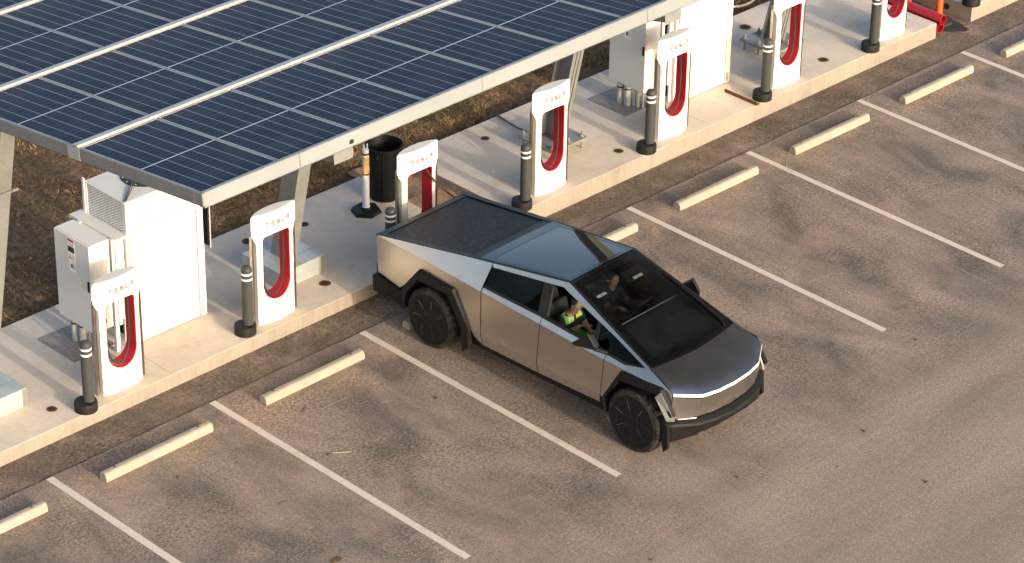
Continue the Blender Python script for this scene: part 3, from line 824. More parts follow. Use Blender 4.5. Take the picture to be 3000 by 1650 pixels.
# ------------------------------------------------------------------ electrical box and cabinet sets
def make_box():
    root = empty('electrical_box', (0, 0, 0), '', 'electrical box', 'white hanging electrical boxes')
    b = MB(); b.box(.03, .325, -.375, .375, .43, 1.74, .006); b.build('case', M['white'], root)
    b = MB(); b.box(.0, .028, -.372, .372, .435, 1.735, .005); d = b.build('door', M['white'], root)
    b = MB(); b.box(-.022, 0, -.355, -.325, 1.06, 1.21, .004); b.build('handle', M['black'], d)
    # warning stickers on the door
    s = MB(); s.box(-.002, .001, -.065, .075, 1.225, 1.705); s.build('sticker', M['tagwhite'], d)
    def bit(mat, y0, y1, z0, z1, nm='print'):
        q = MB(); q.box(-.004, -.0025, y0, y1, z0, z1); q.build(nm, M[mat], d)
    bit('sign_red', -.062, .072, 1.67, 1.702); bit('sign_black', -.062, .072, 1.515, 1.595)
    for k in range(3): bit('sign_grey', -.055, .045, 1.645 - k * .018, 1.652 - k * .018)
    bit('sign_grey', -.045, .06, 1.545, 1.552)
    q = MB(); q.prism([(.065, 1.41), (.005, 1.41), (.035, 1.485)], -.004, -.0025, lambda a, c, h: (h, a, c)); q.build('print', M['sign_amber'], d)
    for k in range(4): bit('sign_grey', -.055, -.005, 1.47 - k * .018, 1.477 - k * .018)
    bit('sign_black', -.005, .03, 1.28, 1.335)
    for k in range(4): bit('sign_grey' if k != 1 else 'sign_red', -.058, -.012, 1.335 - k * .02, 1.343 - k * .02)
    # frame behind and conduits below
    b = MB()
    for y in (-.34, .34): b.box(.365, .425, y - .03, y + .03, .01, 1.70, .003)
    b.box(.365, .425, -.34, .34, .42, .46); b.box(.365, .425, -.34, .34, 1.64, 1.68); b.build('post_frame', M['white'], root)
    for (x, y, r) in [(.17, .27, .054), (.186, .13, .054), (.24, .04, .028), (.25, -.03, .028), (.29, -.10, .02), (.24, .36, .022)]:
        b = MB(); b.tube([(x, y, .006), (x, y, .445)], r, 12); cn = b.build('conduit', M['conduit'], root)
        if r > .04:
            q = MB(); q.lathe([(r + .001, .27), (r + .004, .272), (r + .004, .29), (r + .001, .292)], 12, lambda a, c, z, x=x, y=y: (a + x, c + y, z)); q.build('coupling_ring', M['black'], cn)
    return root
bx = make_box(); bx.location = (1.945, 1.94, PADL); bx['label'] = 'white electrical box with a full strip of warning stickers beside the left cabinet'
bx2 = copy_tree(bx); bx2.location = (12.36, 1.87, PADR); bx2['label'] = 'white electrical box with its top cut off by the eave, on the right pad'
def vault(x, y, z, lab):
    b = MB(); b.box(x - .25, x + .44, y - .42, y + .40, z - .002, z + .008, .002)
    return tag(b.build('vault_cover', M['vault']), lab, 'vault cover', 'steel vault covers under the boxes')
M['vault'] = plain('worn_grey_cover', (.23, .205, .19), .75, var=.25, scale=14, bump=.3, bscale=90)
vault(1.99, 2.18, PADL, 'grey brown vault cover under the left electrical box'); vault(12.48, 2.16, PADR, 'grey brown vault cover under the electrical box on the right pad')

def make_cabinet():
    root = empty('power_cabinet', (0, 0, 0), '', 'power cabinet', 'tall white power cabinets')
    W = 1.28; D = .86
    b = MB(); b.box(.02, W - .005, .03, D, .0, 1.66, .004); b.build('cabinet_body', M['white'], root)
    b = MB(); b.box(.06, 1.155, 0, .028, .012, 1.655, .005); fp = b.build('front_panel', M['white'], root)
    b = MB(); b.box(1.175, W, -.004, .028, .0, 1.66, .004); rp = b.build('corner_post', M['white'], root)
    b = MB()
    for k in range(30): b.box(1.158, 1.172, .004, .010, .10 + k * .05, .135 + k * .05)
    b.build('slot_strip', M['sign_grey'], rp)
    b = MB(); b.box(1.19, 1.24, -.006, -.0045, .03, .17); b.build('hinge_plate', M['sign_grey'], rp)
    b = MB(); b.box(.26, .262, -.0025, -.0005, 1.05, 1.30); b.box(.26, .72, -.0025, -.0005, 1.298, 1.302); b.build('door_line', M['sign_grey'], fp)
    # hood with louvred sides and the fan on top
    b = MB(); b.box(.0, W, .0, D, 2.145, 2.16, .003); b.box(.0, .05, .0, .05, 1.67, 2.145); b.box(W - .05, W, 0, .05, 1.67, 2.145); b.box(0, .05, D - .05, D, 1.67, 2.145); b.box(W - .05, W, D - .05, D, 1.67, 2.145)
    b.box(.0, W, .0, D, 1.662, 1.70, .003); b.box(.0, .14, -.012, .0, 1.665, 2.14, .003); b.box(-.02, .0, D - .02, D + .02, 1.67, 2.21)
    b.box(.14, W, -.012, .0, 1.665, 1.73); b.box(.14, W, -.012, .0, 2.07, 2.14); b.box(W - .06, W, -.012, .0, 1.73, 2.07)
    b.build('hood_frame', M['white'], root)
    b = MB(); b.box(.05, W - .05, .012, .02, 1.70, 2.14); b.box(.012, .02, .05, D - .05, 1.70, 2.14); b.box(W - .02, W - .012, .05, D - .05, 1.70, 2.14); b.box(.05, W - .05, D - .02, D - .012, 1.7, 2.14); b.build('louvre_panel', M['grille'], root)
    b = MB(); b.lathe([(.31, 2.162), (.31, 2.172), (.25, 2.176), (.235, 2.163), (.0001, 2.161)], 32, lambda x, y, z: (x + W / 2 + .02, y + D / 2, z)); fn = b.build('fan_ring', M['fan'], root)
    b = MB()
    for k in range(12):
        t = 2 * PI * k / 12; b.lathe([(.011, 2.172), (.011, 2.182), (.0001, 2.182)], 6, lambda x, y, z, t=t: (x + W / 2 + .02 + .28 * math.cos(t), y + D / 2 + .28 * math.sin(t), z))
    b.build('bolt', M['sign_grey'], fn)
    b = MB(); b.tube([(.02, .03, 2.164), (.42, .36, 2.188)], .010, 6); b.tube([(.05, .03, 2.164), (.47, .36, 2.188)], .007, 6); b.build('lifting_strap', M['steel_rod'], root)
    # ledge and frame on the left side
    b = MB(); b.box(-.20, .015, -.03, D + .10, 1.67, 1.70, .003); b.box(-.20, -.185, -.03, D + .10, 1.625, 1.67); b.box(-.20, -.15, -.03, .02, .42, 1.645); b.build('side_ledge', M['white'], root)
    b = MB()
    for y0, y1 in ((.02, .16), (.20, .72), (.78, .92)): b.box(-.2025, -.2005, y0, y1, 1.637, 1.661)
    b.build('slot_strip', M['sign_black'], root)
    b = MB(); b.box(.0145, .0185, .14, .34, 1.0, 1.30); b.box(.0145, .0185, .10, .60, .10, .62); b.build('vent_opening', M['dark'], root)
    b = MB(); b.tube([(-.09, .05, .45), (-.09, .05, 1.64)], .03, 6); b.tube([(-.02, .09, .05), (-.02, .09, 1.64)], .028, 6); b.build('side_rail', M['white'], root)
    b = MB(); b.box(W, W + .14, .55, .60, .98, 1.02); b.build('bracket', M['conduit'], root)
    return root
cb = make_cabinet(); cb.location = (2.555, 1.567, PADL); cb['label'] = 'tall white power cabinet with louvred hood and black fan under the canopy corner'
cb2 = copy_tree(cb); cb2.location = (13.055, 1.495, PADR); cb2['label'] = 'tall white power cabinet cropped by the top edge on the right pad'

# ------------------------------------------------------------------ bin, delineators, odds and ends
t = empty('trash_bin', (7.87, 2.43, PADL), 'tall black round plastic bin standing by the charging post in use', 'bin')
b = MB(); b.lathe([(.0001, .0), (.205, 0), (.222, .03), (.262, .83), (.285, .835), (.285, .865), (.268, .868), (.258, .84), (.215, .06), (.0001, .05)], 40); b.build('body', M['bin'] if 'bin' in M else M['black'], t)
for k in range(16):
    if k % 2: continue
    a = 2 * PI * k / 16; ca, sa = math.cos(a), math.sin(a)
    b = MB(); b.tube([(.222 * ca, .222 * sa, .05), (.262 * ca, .262 * sa, .80)], .008, 6); b.build('rib', M['black'], t)
b = MB()
for s in (0,):
    a = R(48); b.box(-.09, .09, -.02, .0, .34, .62, 0, Matrix.Rotation(a, 4, 'Z') @ Matrix.Translation((.0, -.262, 0)))
b.build('label_plate', M['tagwhite'], t)
b = MB(); b.tube([(.285 * math.cos(R(-150)), .285 * math.sin(R(-150)), .80), (.33 * math.cos(R(-150)), .33 * math.sin(R(-150)), .76)], .012, 6); b.build('handle', M['black'], t)

def hexbase(root, r, h, mat):
    b = MB(); n = 6; rot = R(10)
    b.prism([(r * math.cos(rot + PI * i / 3), r * math.sin(rot + PI * i / 3)) for i in range(6)], 0, h, lambda a, c, z: (a * (1 - .12 * z / h), c * (1 - .12 * z / h), z), .008)
    b.lathe([(.085, h), (.07, h + .03), (.0001, h + .03)], 18); b.build('base', M[mat], root)
t = empty('delineator_post', (7.36, 2.26, PADL), 'white delineator post with tan tape on a black hexagonal base', 'delineator')
hexbase(t, .235, .06, 'black')
b = MB(); b.lathe([(.062, .085), (.050, .10), (.050, .62), (.047, 1.0), (.045, 1.02), (.0001, 1.02)], 20); b.build('post', M['delin'], t)
b = MB(); b.lathe([(.050, .64), (.054, .642), (.056, .70), (.050, .73), (.053, .90), (.048, .905)], 20); b.build('tape_wrap', M['tape'], t)
b = MB(); b.lathe([(.049, .612), (.0525, .613), (.0525, .636), (.049, .637)], 20); b.lathe([(.049, .93), (.051, .931), (.051, .96), (.049, .961)], 20); b.build('dark_ring', M['rust'], t)
b = MB(); b.tube([(-.03, 0, 1.01), (-.035, 0, 1.10), (-.03, 0, 1.14)], .011, 6); b.tube([(.03, 0, 1.01), (.035, .0, 1.09)], .011, 6); b.build('handle_prong', M['delin'], t)

def odel(x, y, lab):
    t = empty('delineator_post', (x, y, -.01), lab, 'delineator', 'orange delineator posts in the far passage')
    b = MB(); n = 8
    b.prism([(.24 * math.cos(PI * (i + .5) / 4), .24 * math.sin(PI * (i + .5) / 4)) for i in range(8)], 0, .05, lambda a, c, z: (a, c, z), .01); b.build('base', M['tar'], t)
    b = MB(); b.lathe([(.055, .05), (.058, .08), (.055, .12), (.055, .95), (.03, 1.0), (.0001, 1.0)], 18); b.build('post', M['orange'], t)
    b = MB(); b.lathe([(.056, .66), (.057, .662), (.057, .76), (.056, .762)], 18); b.build('band', M['band'], t)
odel(18.99, 1.00, 'orange delineator post at the corner of the right pad, the nearer one'); odel(19.08, 1.72, 'orange delineator post farther into the passage, its top cropped')
for i, (x, z, lab) in enumerate([(18.585, .285, 'red plastic pipe lying on top of the other by the pad edge'), (18.60, .115, 'red plastic pipe lying lowest along the pad edge')]):
    b = MB(); n = 16; y0, y1 = .60 + .05 * i, 3.0
    for r0, f in ((.085, 1), (.075, -1)):
        vs = [(x + r0 * math.cos(2 * PI * k / n), y, z + r0 * math.sin(2 * PI * k / n)) for y in (y0, y1) for k in range(n)]
        b.add(vs, [(k, (k + 1) % n, n + (k + 1) % n, n + k) for k in range(n)], True)
    for y in (y0, y1):
        vs = [(x + r * math.cos(2 * PI * k / n), y, z + r * math.sin(2 * PI * k / n)) for r in (.085, .075) for k in range(n)]
        b.add(vs, [(k, (k + 1) % n, n + (k + 1) % n, n + k) for k in range(n)])
    tag(b.build('pipe', M['red_pipe']), lab, 'pipe', 'red plastic pipes by the far pad')
b = MB(); b.tube([(19.395, 1.15, .10), (19.385, 1.15, .10)], .055, 14); tag(b.build('pipe_stub', M['dark']), 'dark round pipe end in the side of the farthest pad', 'pipe end')
# rusty angle iron
b = MB(); b.prism([(0, 0), (.085, 0), (.085, .008), (.008, .008), (.008, .06), (0, .06)], -.33, .33, lambda a, c, h: (a, h, c), 0)
o = tag(b.build('angle_iron', M['rust']), 'rusty brown angle iron lying on the right pad', 'angle iron'); o.location = (13.99, .95, PADR); 
b = MB(); b.tube([(10.62, 2.22, PADR + .10), (10.68, 2.55, PADR + .05), (10.78, 3.02, PADR + .02), (10.80, 3.10, PADR + .02), (10.82, 3.18, PADR - .04), (10.83, 3.24, PADR - .2)], .016, 8)
tag(b.build('cable_pipe', M['steel_rod']), 'thin dark pipe running from the base plate back to the grass', 'pipe')
b = MB(); b.tube([(16.2 + .09 * i, 3.42 + .08 * math.sin(i * .55) + .012 * max(0, i - 8) ** 2, .19 + .03 * math.sin(i * .8)) for i in range(17)], .024, 8)
tag(b.build('hose', M['twig']), 'pale hose lying in the grass at the top edge', 'hose')
# small litter
def twig(x, y, L, a, mat, lab):
    b = MB(); b.tube([(x, y, .008), (x + .5 * L * math.cos(a), y + .5 * L * math.sin(a), .010), (x + L * math.cos(a + .08), y + L * math.sin(a + .08), .007)], .0045, 5)
    tag(b.build('twig', M[mat]), lab, 'twig', 'twigs on the asphalt')
twig(2.96, -2.00, .24, -.72, 'twig', 'pale straight twig in the middle of the left stall'); twig(1.70, -2.42, .14, -.2, 'leaf', 'short brown twig in the lower left stall')
twig(3.35, -.22, .22, .9, 'twig', 'pale twig behind the wheel stop left of the truck'); twig(3.36, -.30, .20, -.3, 'leaf', 'dark twig crossing behind the wheel stop'); twig(3.30, -1.0, .15, .3, 'leaf', 'dark twig in front of the wheel stop left of the truck')
def leaf(x, y, s, lab):
    b = MB(); n = 9; vs = [(x, y, .014)]
    for i in range(n):
        t = 2 * PI * i / n; r = s * (1 + .35 * noise.noise(Vector((math.cos(t) * 2 + x, math.sin(t) * 2 + y, 0)))); vs.append((x + r * math.cos(t), y + .6 * r * math.sin(t), .005 + .008 * (i % 2)))
    b.add(vs, [(0, i + 1, (i + 1) % n + 1) for i in range(n)]); tag(b.build('leaf', M['leaf'], fix=False), lab, 'leaf', 'dry leaves on the asphalt')
leaf(1.44, -3.79, .085, 'large brown leaf at the bottom edge below the left stalls')
for i, (x, y) in enumerate([(9.68, -4.6), (1.18, -1.1), (4.82, -1.95), (5.05, -2.1), (6.3, -5.9), (8.3, -6.3), (7.4, -6.6), (4.2, -6.4), (2.9, -2.0), (12.3, -2.6), (10.6, -5.3), (7.95, -7.6)]):
    b = MB(); r = .014 + .006 * (i % 3)
    bm = bmesh.new(); bmesh.ops.create_icosphere(bm, subdivisions=1, radius=r)
    for v in bm.verts: v.co = Vector((x + v.co.x * (1 + .3 * noise.noise(v.co * 60)), y + v.co.y, max(.001, .012 + v.co.z * .7)))
    b.bm_add(bm); tag(b.build('pebble', M['leaf']), 'small dark pebble loose on the asphalt', 'pebble', 'pebbles on the asphalt')

# pale scuffs and scrapes in the asphalt
for pts, w in SCUFFS:
    b = MB(); vs = []; P = []
    for i in range(len(pts) - 1):
        for j in range(8):
            t = j / 8; P.append(Vector((pts[i][0] * (1 - t) + pts[i + 1][0] * t, pts[i][1] * (1 - t) + pts[i + 1][1] * t, .0065)))
    P.append(Vector((*pts[-1], .0065)))
    for i, p in enumerate(P):
        d = (P[min(i + 1, len(P) - 1)] - P[max(0, i - 1)]).normalized(); q = Vector((-d.y, d.x, 0)); ww = w * (.35 + .65 * abs(noise.noise(p * 4))) * min(1, .3 + 4 * min(i, len(P) - 1 - i) / len(P))
        jit = q * .012 * noise.noise(p * 5 + Vector((0, 0, 3)))
        vs += [p + q * ww + jit, p - q * ww + jit]
    b.add(vs, [(2 * i, 2 * i + 1, 2 * i + 3, 2 * i + 2) for i in range(len(P) - 1)]); tag(b.build('asphalt_scuff', M['scuff'], fix=False), kind='structure')

rg = random.Random(11)
for i in range(16):
    x, y = rg.uniform(-.5, 18), rg.uniform(3.5, 7.5); b = MB(); bm = bmesh.new(); bmesh.ops.create_icosphere(bm, subdivisions=2, radius=rg.uniform(.02, .045))
    for v in bm.verts: v.co = Vector((v.co.x * 1.3 + x, v.co.y + y, gz(x, y) + .03 + v.co.z * .6)) + .012 * noise.noise_vector(v.co * 40)
    b.bm_add(bm); tag(b.build('stone', M['twig']), 'small pale stone lying in the dry grass', 'stone', 'pale stones in the grass')
# ------------------------------------------------------------------ the truck (local: x forward from the rear axle, y to its left, z up)
PSI = .0355
truck = empty('pickup_truck', (6.614, -.896, 0), 'angular bare stainless steel pickup truck parked across a stall, charging at its rear', 'pickup truck', rz=PSI - PI / 2)
def interp(x, tab):
    if x <= tab[0][0]: return tab[0][1]
    for (a, p), (b_, q) in zip(tab, tab[1:]):
        if x <= b_:
            s = (x - a) / (b_ - a); return p + (q - p) * s
    return tab[-1][1]
KL = [(-1.137, .864), (-.1, .903), (.907, .935), (1.93, .95), (3.05, .95), (3.6, .925), (4.18, .874)]
KZ = [(-1.137, 1.248), (-.1, 1.243), (.907, 1.217), (1.93, 1.177), (3.05, 1.118), (3.6, 1.087), (4.18, 1.054)]
RL = [(-1.137, .864), (.70, .745), (2.19, .636), (3.75, .82), (4.18, .874)]
RZ = [(-1.137, 1.250), (.70, 1.54), (2.19, 1.752), (3.75, 1.209), (4.18, 1.056)]
LL = [(-1.10, .885), (-.45, .93), (.3, .965), (3.4, .965), (4.18, .877)]
def lat(x, z):
    kz = interp(x, KZ); kl = interp(x, KL)
    if z >= kz:
        rz = interp(x, RZ); rl = interp(x, RL)
        if rz - kz < .004: return kl
        return kl + (rl - kl) * min(1.25, (z - kz) / (rz - kz))
    ll = interp(x, LL)
    if z > .59: return kl + (ll - kl) * min(1, (kz - z) / (kz - .59))
    return ll - (.59 - z) * .21
def side_bm(poly, step=.13):
    bm = bmesh.new(); bm.faces.new([bm.verts.new((x, 0, z)) for x, z in poly])
    x0, x1 = min(p[0] for p in poly), max(p[0] for p in poly); z0, z1 = min(p[1] for p in poly), max(p[1] for p in poly)
    def cut(co, no):
        bmesh.ops.bisect_plane(bm, geom=bm.verts[:] + bm.edges[:] + bm.faces[:], plane_co=co, plane_no=no)
    x = math.ceil(x0 / step) * step
    while x < x1: cut((x, 0, 0), (1, 0, 0)); x += step
    z = math.ceil(z0 / step) * step
    while z < z1: cut((0, 0, z), (0, 0, 1)); z += step
    for (a, p), (b_, q) in zip(KZ, KZ[1:]):      # follow the shoulder crease
        cut((a, 0, p), (-(q - p), 0, b_ - a))
    cut((0, 0, .59), (0, 0, 1))
    return bm
def side_panel(name, poly, mat, parent, side=1, off=0.0, t=.022, b=None):
    """poly in (x,z); side=+1 is the vehicle's right (local -y)"""
    own = b is None
    b = b or MB()
    bm = side_bm(poly)
    bm.verts.index_update()
    fr = [(v.co.x, -side * (lat(v.co.x, v.co.z) + off), v.co.z) for v in bm.verts]
    bk = [(v.co.x, -side * (lat(v.co.x, v.co.z) + off - t), v.co.z) for v in bm.verts]
    fs = [[v.index for v in f.verts] for f in bm.faces]
    b.add(fr, fs, True)
    b.add(bk, [f[::-1] for f in fs], True)
    for e in bm.edges:
        if len(e.link_faces) == 1:
            i, j = e.verts[0].index, e.verts[1].index
            b.add([fr[i], fr[j], bk[j], bk[i]], [(0, 1, 2, 3)])
    bm.free()
    if own: return b.build(name, mat, parent, 12)
def quadgrid(b, c00, c10, c11, c01, nx, ny, bulge=0.0, up=(0, 0, 1), smooth=True):
    c00, c10, c11, c01 = map(Vector, (c00, c10, c11, c01)); up = Vector(up); vs = []; fs = []
    for j in range(ny + 1):
        for i in range(nx + 1):
            s, t = i / nx, j / ny
            p = c00 * (1 - s) * (1 - t) + c10 * s * (1 - t) + c11 * s * t + c01 * (1 - s) * t
            p = p + up * bulge * (4 * s * (1 - s)) * (.35 + .65 * 4 * t * (1 - t)) if bulge else p
            vs.append(p)
    for j in range(ny):
        for i in range(nx):
            a = j * (nx + 1) + i; fs.append((a, a + 1, a + nx + 2, a + nx + 1))
    b.add(vs, fs, smooth)
G = .005
FR_R = [(-.535, .726), (-.243, 1.094), (.428, 1.076), (.752, .622), (.80, .44)]           # rear arch, outer line
FR_F = [(3.085, .553), (3.382, 1.080), (4.048, 1.078), (4.262, .765)]
belt = [(.922, 1.266), (1.93, 1.255), (2.586, 1.216), (3.05, 1.182)]
for side in (1, -1):
    nm = 'right' if side == 1 else 'left'
    # rear quarter with the sail above it
    q = [(-1.132, 1.2445), (-1.078, .70), (-.632, .648), (-.56, .715)] + FR_R[1:4] + [(.80, .50), (.925, .43), (.905, .60), (.885, 1.217)]
    poly = q + [(.80, 1.2186), (-.1, 1.2415), (-.9, 1.2463)]
    bq = MB(); side_panel('', [(-1.132, 1.2445), (-1.078, .70), (-.632, .648), (-.56, .715)] + FR_R[1:4] + [(.80, .50), (.945 - G, .425), (.935 - G, .59), (.903 - G, 1.2165), (-.1, 1.2425), (-.95, 1.2465)], None, None, side, b=bq)
    side_panel('', [(-1.12, 1.250), (-.1, 1.2435), (.903 - G, 1.2175), (.905 - G, 1.30), (.93 - G, 1.572), (.70, 1.5395), (-.2, 1.3985)], None, None, side, b=bq)
    bq.build('rear_quarter', M['steel'], truck, 12)
    # doors with the pale belt strip
    d = side_panel('rear_door', [(.907 + G, 1.2165), (.939 + G, .59), (.950 + G, .420), (1.946 - G, .424), (1.944 - G, .59), (1.975 - G, 1.1745), (1.93, 1.1765)], M['steel'], truck, side)
    side_panel('belt', [(.907 + G, 1.2175), (1.93, 1.1775), (1.975 - G, 1.1755), (1.975 - G, 1.252), (1.93, 1.255), (.912 + G, 1.268)], M['steel'], d, side)
    d = side_panel('front_door', [(1.975 + G, 1.174), (1.948 + G, .59), (1.95 + G, .424), (3.04 - G, .462), (3.06 - G, .60), (3.095 - G, 1.115), (3.05, 1.1175)], M['steel'], truck, side)
    side_panel('belt', [(1.975 + G, 1.1755), (3.05, 1.1185), (3.095 - G, 1.1165), (3.095 - G, 1.180), (2.586, 1.216), (1.975 + G, 1.252)], M['steel'], d, side)
    bf = MB()
    side_panel('', [(3.095 + G, 1.1145), (3.06 + G, .60), (3.085, .553)] + FR_F[1:3] + [(4.175, .765), (4.176, 1.0525), (3.6, 1.0865)], None, None, side, b=bf)
    side_panel('', [(3.095 + G, 1.1165), (3.6, 1.088), (4.172, 1.055), (3.757, 1.204), (3.73, 1.203), (3.395, 1.150), (3.095 + G, 1.178)], None, None, side, b=bf)
    bf.build('fender', M['steel'], truck, 12)
    # steel rail over the windows and down the windscreen pillar
    side_panel('roof_rail', [(.93 + G, 1.573), (.944, 1.527), (2.134, 1.676), (3.133, 1.385), (3.70, 1.196), (3.75, 1.2095), (2.19, 1.751)], M['steel'], truck, side, 0, .03)
    # window band: sill, pillars, panes
    w = side_panel('window_sill', [(.925, 1.268), (1.93, 1.2555), (2.586, 1.217), (3.05, 1.183), (3.395, 1.151), (3.715, 1.195), (3.40, 1.178), (3.0, 1.218), (2.586, 1.250), (1.86, 1.288), (.925, 1.300)], M['trim'], truck, side, -.004, .03)
    side_panel('window_pillar', [(1.80, 1.632), (1.955, 1.6505), (2.035, 1.28), (1.878, 1.287)], M['cabin'], truck, side, -.012, .04)
    side_panel('window_pillar', [(2.79, 1.483), (2.845, 1.467), (2.905, 1.228), (2.83, 1.234)], M['trim'], truck, side, -.006, .03)
    side_panel('window_pillar', [(.944, 1.524), (1.01, 1.532), (1.04, 1.297), (.928, 1.299)], M['trim'], truck, side, -.010, .03)
    side_panel('rear_window', [(.944, 1.524), (1.80, 1.632), (1.878, 1.287), (.928, 1.299)], M['side_glass'], truck, side, -.006, .006)
    if side == -1:
        side_panel('front_window', [(1.955, 1.6505), (2.134, 1.674), (2.79, 1.483), (2.83, 1.235), (2.035, 1.282)], M['side_glass'], truck, side, -.018, .006)
    side_panel('quarter_window', [(2.845, 1.467), (3.133, 1.385), (3.70, 1.196), (3.40, 1.180), (2.905, 1.228)], M['side_glass'], truck, side, -.010, .006)
    # flares: angular black bands round the arches
    for outl, inn, o in ((FR_R, [(-.485, .42), (-.478, .64), (-.217, .968), (.342, .970), (.597, .564), (.613, .30)], 0), (FR_F, [(3.19, .40), (3.138, .590), (3.395, .968), (3.965, .995), (4.158, .735)], 1)):
        out = [(-.50, .40)] + [FR_R[0]] + FR_R[1:4] + [(.745, .34)] if not o else [(3.15, .40), FR_F[0], FR_F[1], FR_F[2], FR_F[3]]
        b = MB(); n = len(out)
        A = [(x, -side * (lat(x, z) + .004), z) for x, z in out]
        Bq = [(x * .86 + inn[i][0] * .14, -side * (max(lat(x, z), .95) + (.034 if not o or x < 4.0 else .0)), z * .86 + inn[i][1] * .14) for i, (x, z) in enumerate(out)]
        Cq = [(x, -side * (.998 if not o or x < 3.9 else (.965 if side == 1 else .895)), z) for x, z in inn]
        Dq = [(x, -side * .80, z) for x, z in inn]
        vs = A + Bq + Cq + Dq
        fs = []
        for r in range(3):
            for i in range(n - 1):
                fs.append((r * n + i, r * n + i + 1, (r + 1) * n + i + 1, (r + 1) * n + i))
        b.add(vs, fs); b.add([A[0], Bq[0], Cq[0], Dq[0]], [(0, 1, 2, 3)]); b.add([A[-1], Bq[-1], Cq[-1], Dq[-1]], [(0, 1, 2, 3)])
        fl = b.build('fender_flare', M['flare'], truck)
        # wheel well liner
        b = MB(); vs = [(x, -side * y, z) for y in (.80, .52) for x, z in inn]
        b.add(vs, [(i, i + 1, n + i + 1, n + i) for i in range(n - 1)]); b.add([(x, -side * .525, z) for x, z in inn], [tuple(range(n))])
        b.build('wheel_well', M['dark'], truck)
        if not o:
            b = MB(); b.prism([(.585, .36), (.60, .19), (.72, .30), (.70, .36)], -side * .93, -side * .97, lambda a, c, h: (a, h, c)); b.build('mud_flap', M['flare'], truck)
    # pale lower front panel of the front flare
    fo = 0 if side == 1 else -.09
    b = MB(); vs = [(3.99, -side * (.985 + fo), .965), (4.066, -side * (.975 + fo), 1.062), (4.278, -side * (.935 + fo), .722), (4.192, -side * (.985 + fo), .702)]
    b.add(vs + [(x, y + side * .02, z - .02) for x, y, z in vs], [(0, 1, 2, 3), (7, 6, 5, 4)] + [(i, (i + 1) % 4, 4 + (i + 1) % 4, 4 + i) for i in range(4)])
    b.build('flare_facet', M['facet'] if 'facet' in M else M['steel'], truck)
    # sill under the doors
    b = MB(); b.prism([(-side * .905, .435), (-side * .86, .30), (-side * .60, .26), (-side * .60, .44)], .62, 3.20, lambda a, c, h: (h, a, c), .01); b.build('rocker_panel', M['flare'], truck)
    # mirror
    b = MB()
    tip = [(2.62, 1.215), (2.905, 1.462), (3.03, 1.322), (3.028, 1.28), (2.65, 1.20)]
    mo = 0 if side == 1 else -.045
    A = [(x, -side * (1.035 + mo), z - .02) for x, z in tip]; Bq = [(x * .75 + 2.86 * .25 + .03, -side * .965, z * .75 + 1.28 * .25) for x, z in tip]; n = 5
    Cc = [(x * .93 + 2.86 * .07 - .01, -side * (1.055 + mo), z * .93 + 1.27 * .07) for x, z in tip]
    b.add(Cc + A + Bq, [tuple(range(n))] + [(r * n + i, r * n + (i + 1) % n, (r + 1) * n + (i + 1) % n, (r + 1) * n + i) for r in range(2) for i in range(n)] + [tuple(range(2 * n, 3 * n))[::-1]])
    mr = b.build('mirror', M['trim'], truck)
    b = MB(); b.tube([(2.97, -side * 1.0, 1.25), (3.06, -side * .93, 1.215), (3.10, -side * .895, 1.20)], [.03, .028, .035], 8); b.build('mirror_arm', M['trim'], mr)

# black edge rails along bed and roof, bed cover, header, roof glass
def edgept(x, inset, dz=0.0, side=1): return (x, -side * (interp(x, RL) - inset), interp(x, RZ) + dz)
for side in (1, -1):
    b = MB()
    for x0, x1 in ((-1.137, .70), (.70, 2.19)):
        n = 6; vs = []
        for i in range(n + 1):
            x = x0 + (x1 - x0) * i / n; ins = .085 if x < .60 else .035 + .05 * max(0, (1.0 - x) / .4) if x < 1.0 else .035
            vs += [edgept(x, -.001, -.03, side), edgept(x, -.001, .004, side), edgept(x, ins, .008, side), edgept(x, ins, -.03, side)]
        b.add(vs, [(4 * i + k, 4 * i + (k + 1) % 4, 4 * i + 4 + (k + 1) % 4, 4 * i + 4 + k) for i in range(n) for k in range(4)])
        b.add(vs[:4], [(0, 1, 2, 3)]); b.add(vs[-4:], [(3, 2, 1, 0)])
    b.build('edge_rail', M['trim'], truck)
b = MB(); n = 44; x0, x1 = -1.02, .505
for i in range(n):
    xa, xb_ = x0 + (x1 - x0) * i / n, x0 + (x1 - x0) * (i + 1) / n - .004
    ya, yb_ = interp(xa, RL) - .092, interp(xb_, RL) - .092; za, zb_ = interp(xa, RZ) - .012, interp(xb_, RZ) - .012
    vs = [(xa, -ya, za), (xb_, -yb_, zb_), (xb_, yb_, zb_), (xa, ya, za)]
    b.add(vs + [(x, y, z - .012) for x, y, z in vs], [(0, 1, 2, 3), (4, 7, 6, 5), (0, 4, 5, 1), (2, 6, 7, 3), (1, 5, 6, 2), (3, 7, 4, 0)])
b.build('bed_cover', M['tonneau'], truck)
b = MB(); quadgrid(b, (-1.05, -.80, 1.215), (-1.05, .80, 1.215), (.55, .68, 1.47), (.55, -.68, 1.47), 1, 1); b.build('cover_underlay', M['dark'], truck)
b = MB(); vs = [(-1.137, -.78, 1.250), (-1.137, .78, 1.250), (-1.03, .775, 1.268), (-1.03, -.775, 1.268)]
b.add(vs + [(x, y, z - .06) for x, y, z in vs], [(0, 1, 2, 3), (4, 7, 6, 5), (0, 4, 5, 1), (2, 6, 7, 3), (1, 5, 6, 2), (3, 7, 4, 0)]); b.build('tailgate_cap', M['trim'], truck)
b = MB(); vs = [(.512, -.668, 1.509), (.512, .668, 1.509), (.662, .705, 1.538), (.662, -.705, 1.538)]
b.add(vs + [(x, y, z - .05) for x, y, z in vs], [(0, 1, 2, 3), (4, 7, 6, 5), (0, 4, 5, 1), (2, 6, 7, 3), (1, 5, 6, 2), (3, 7, 4, 0)]); b.build('roof_header', M['trim'], truck)
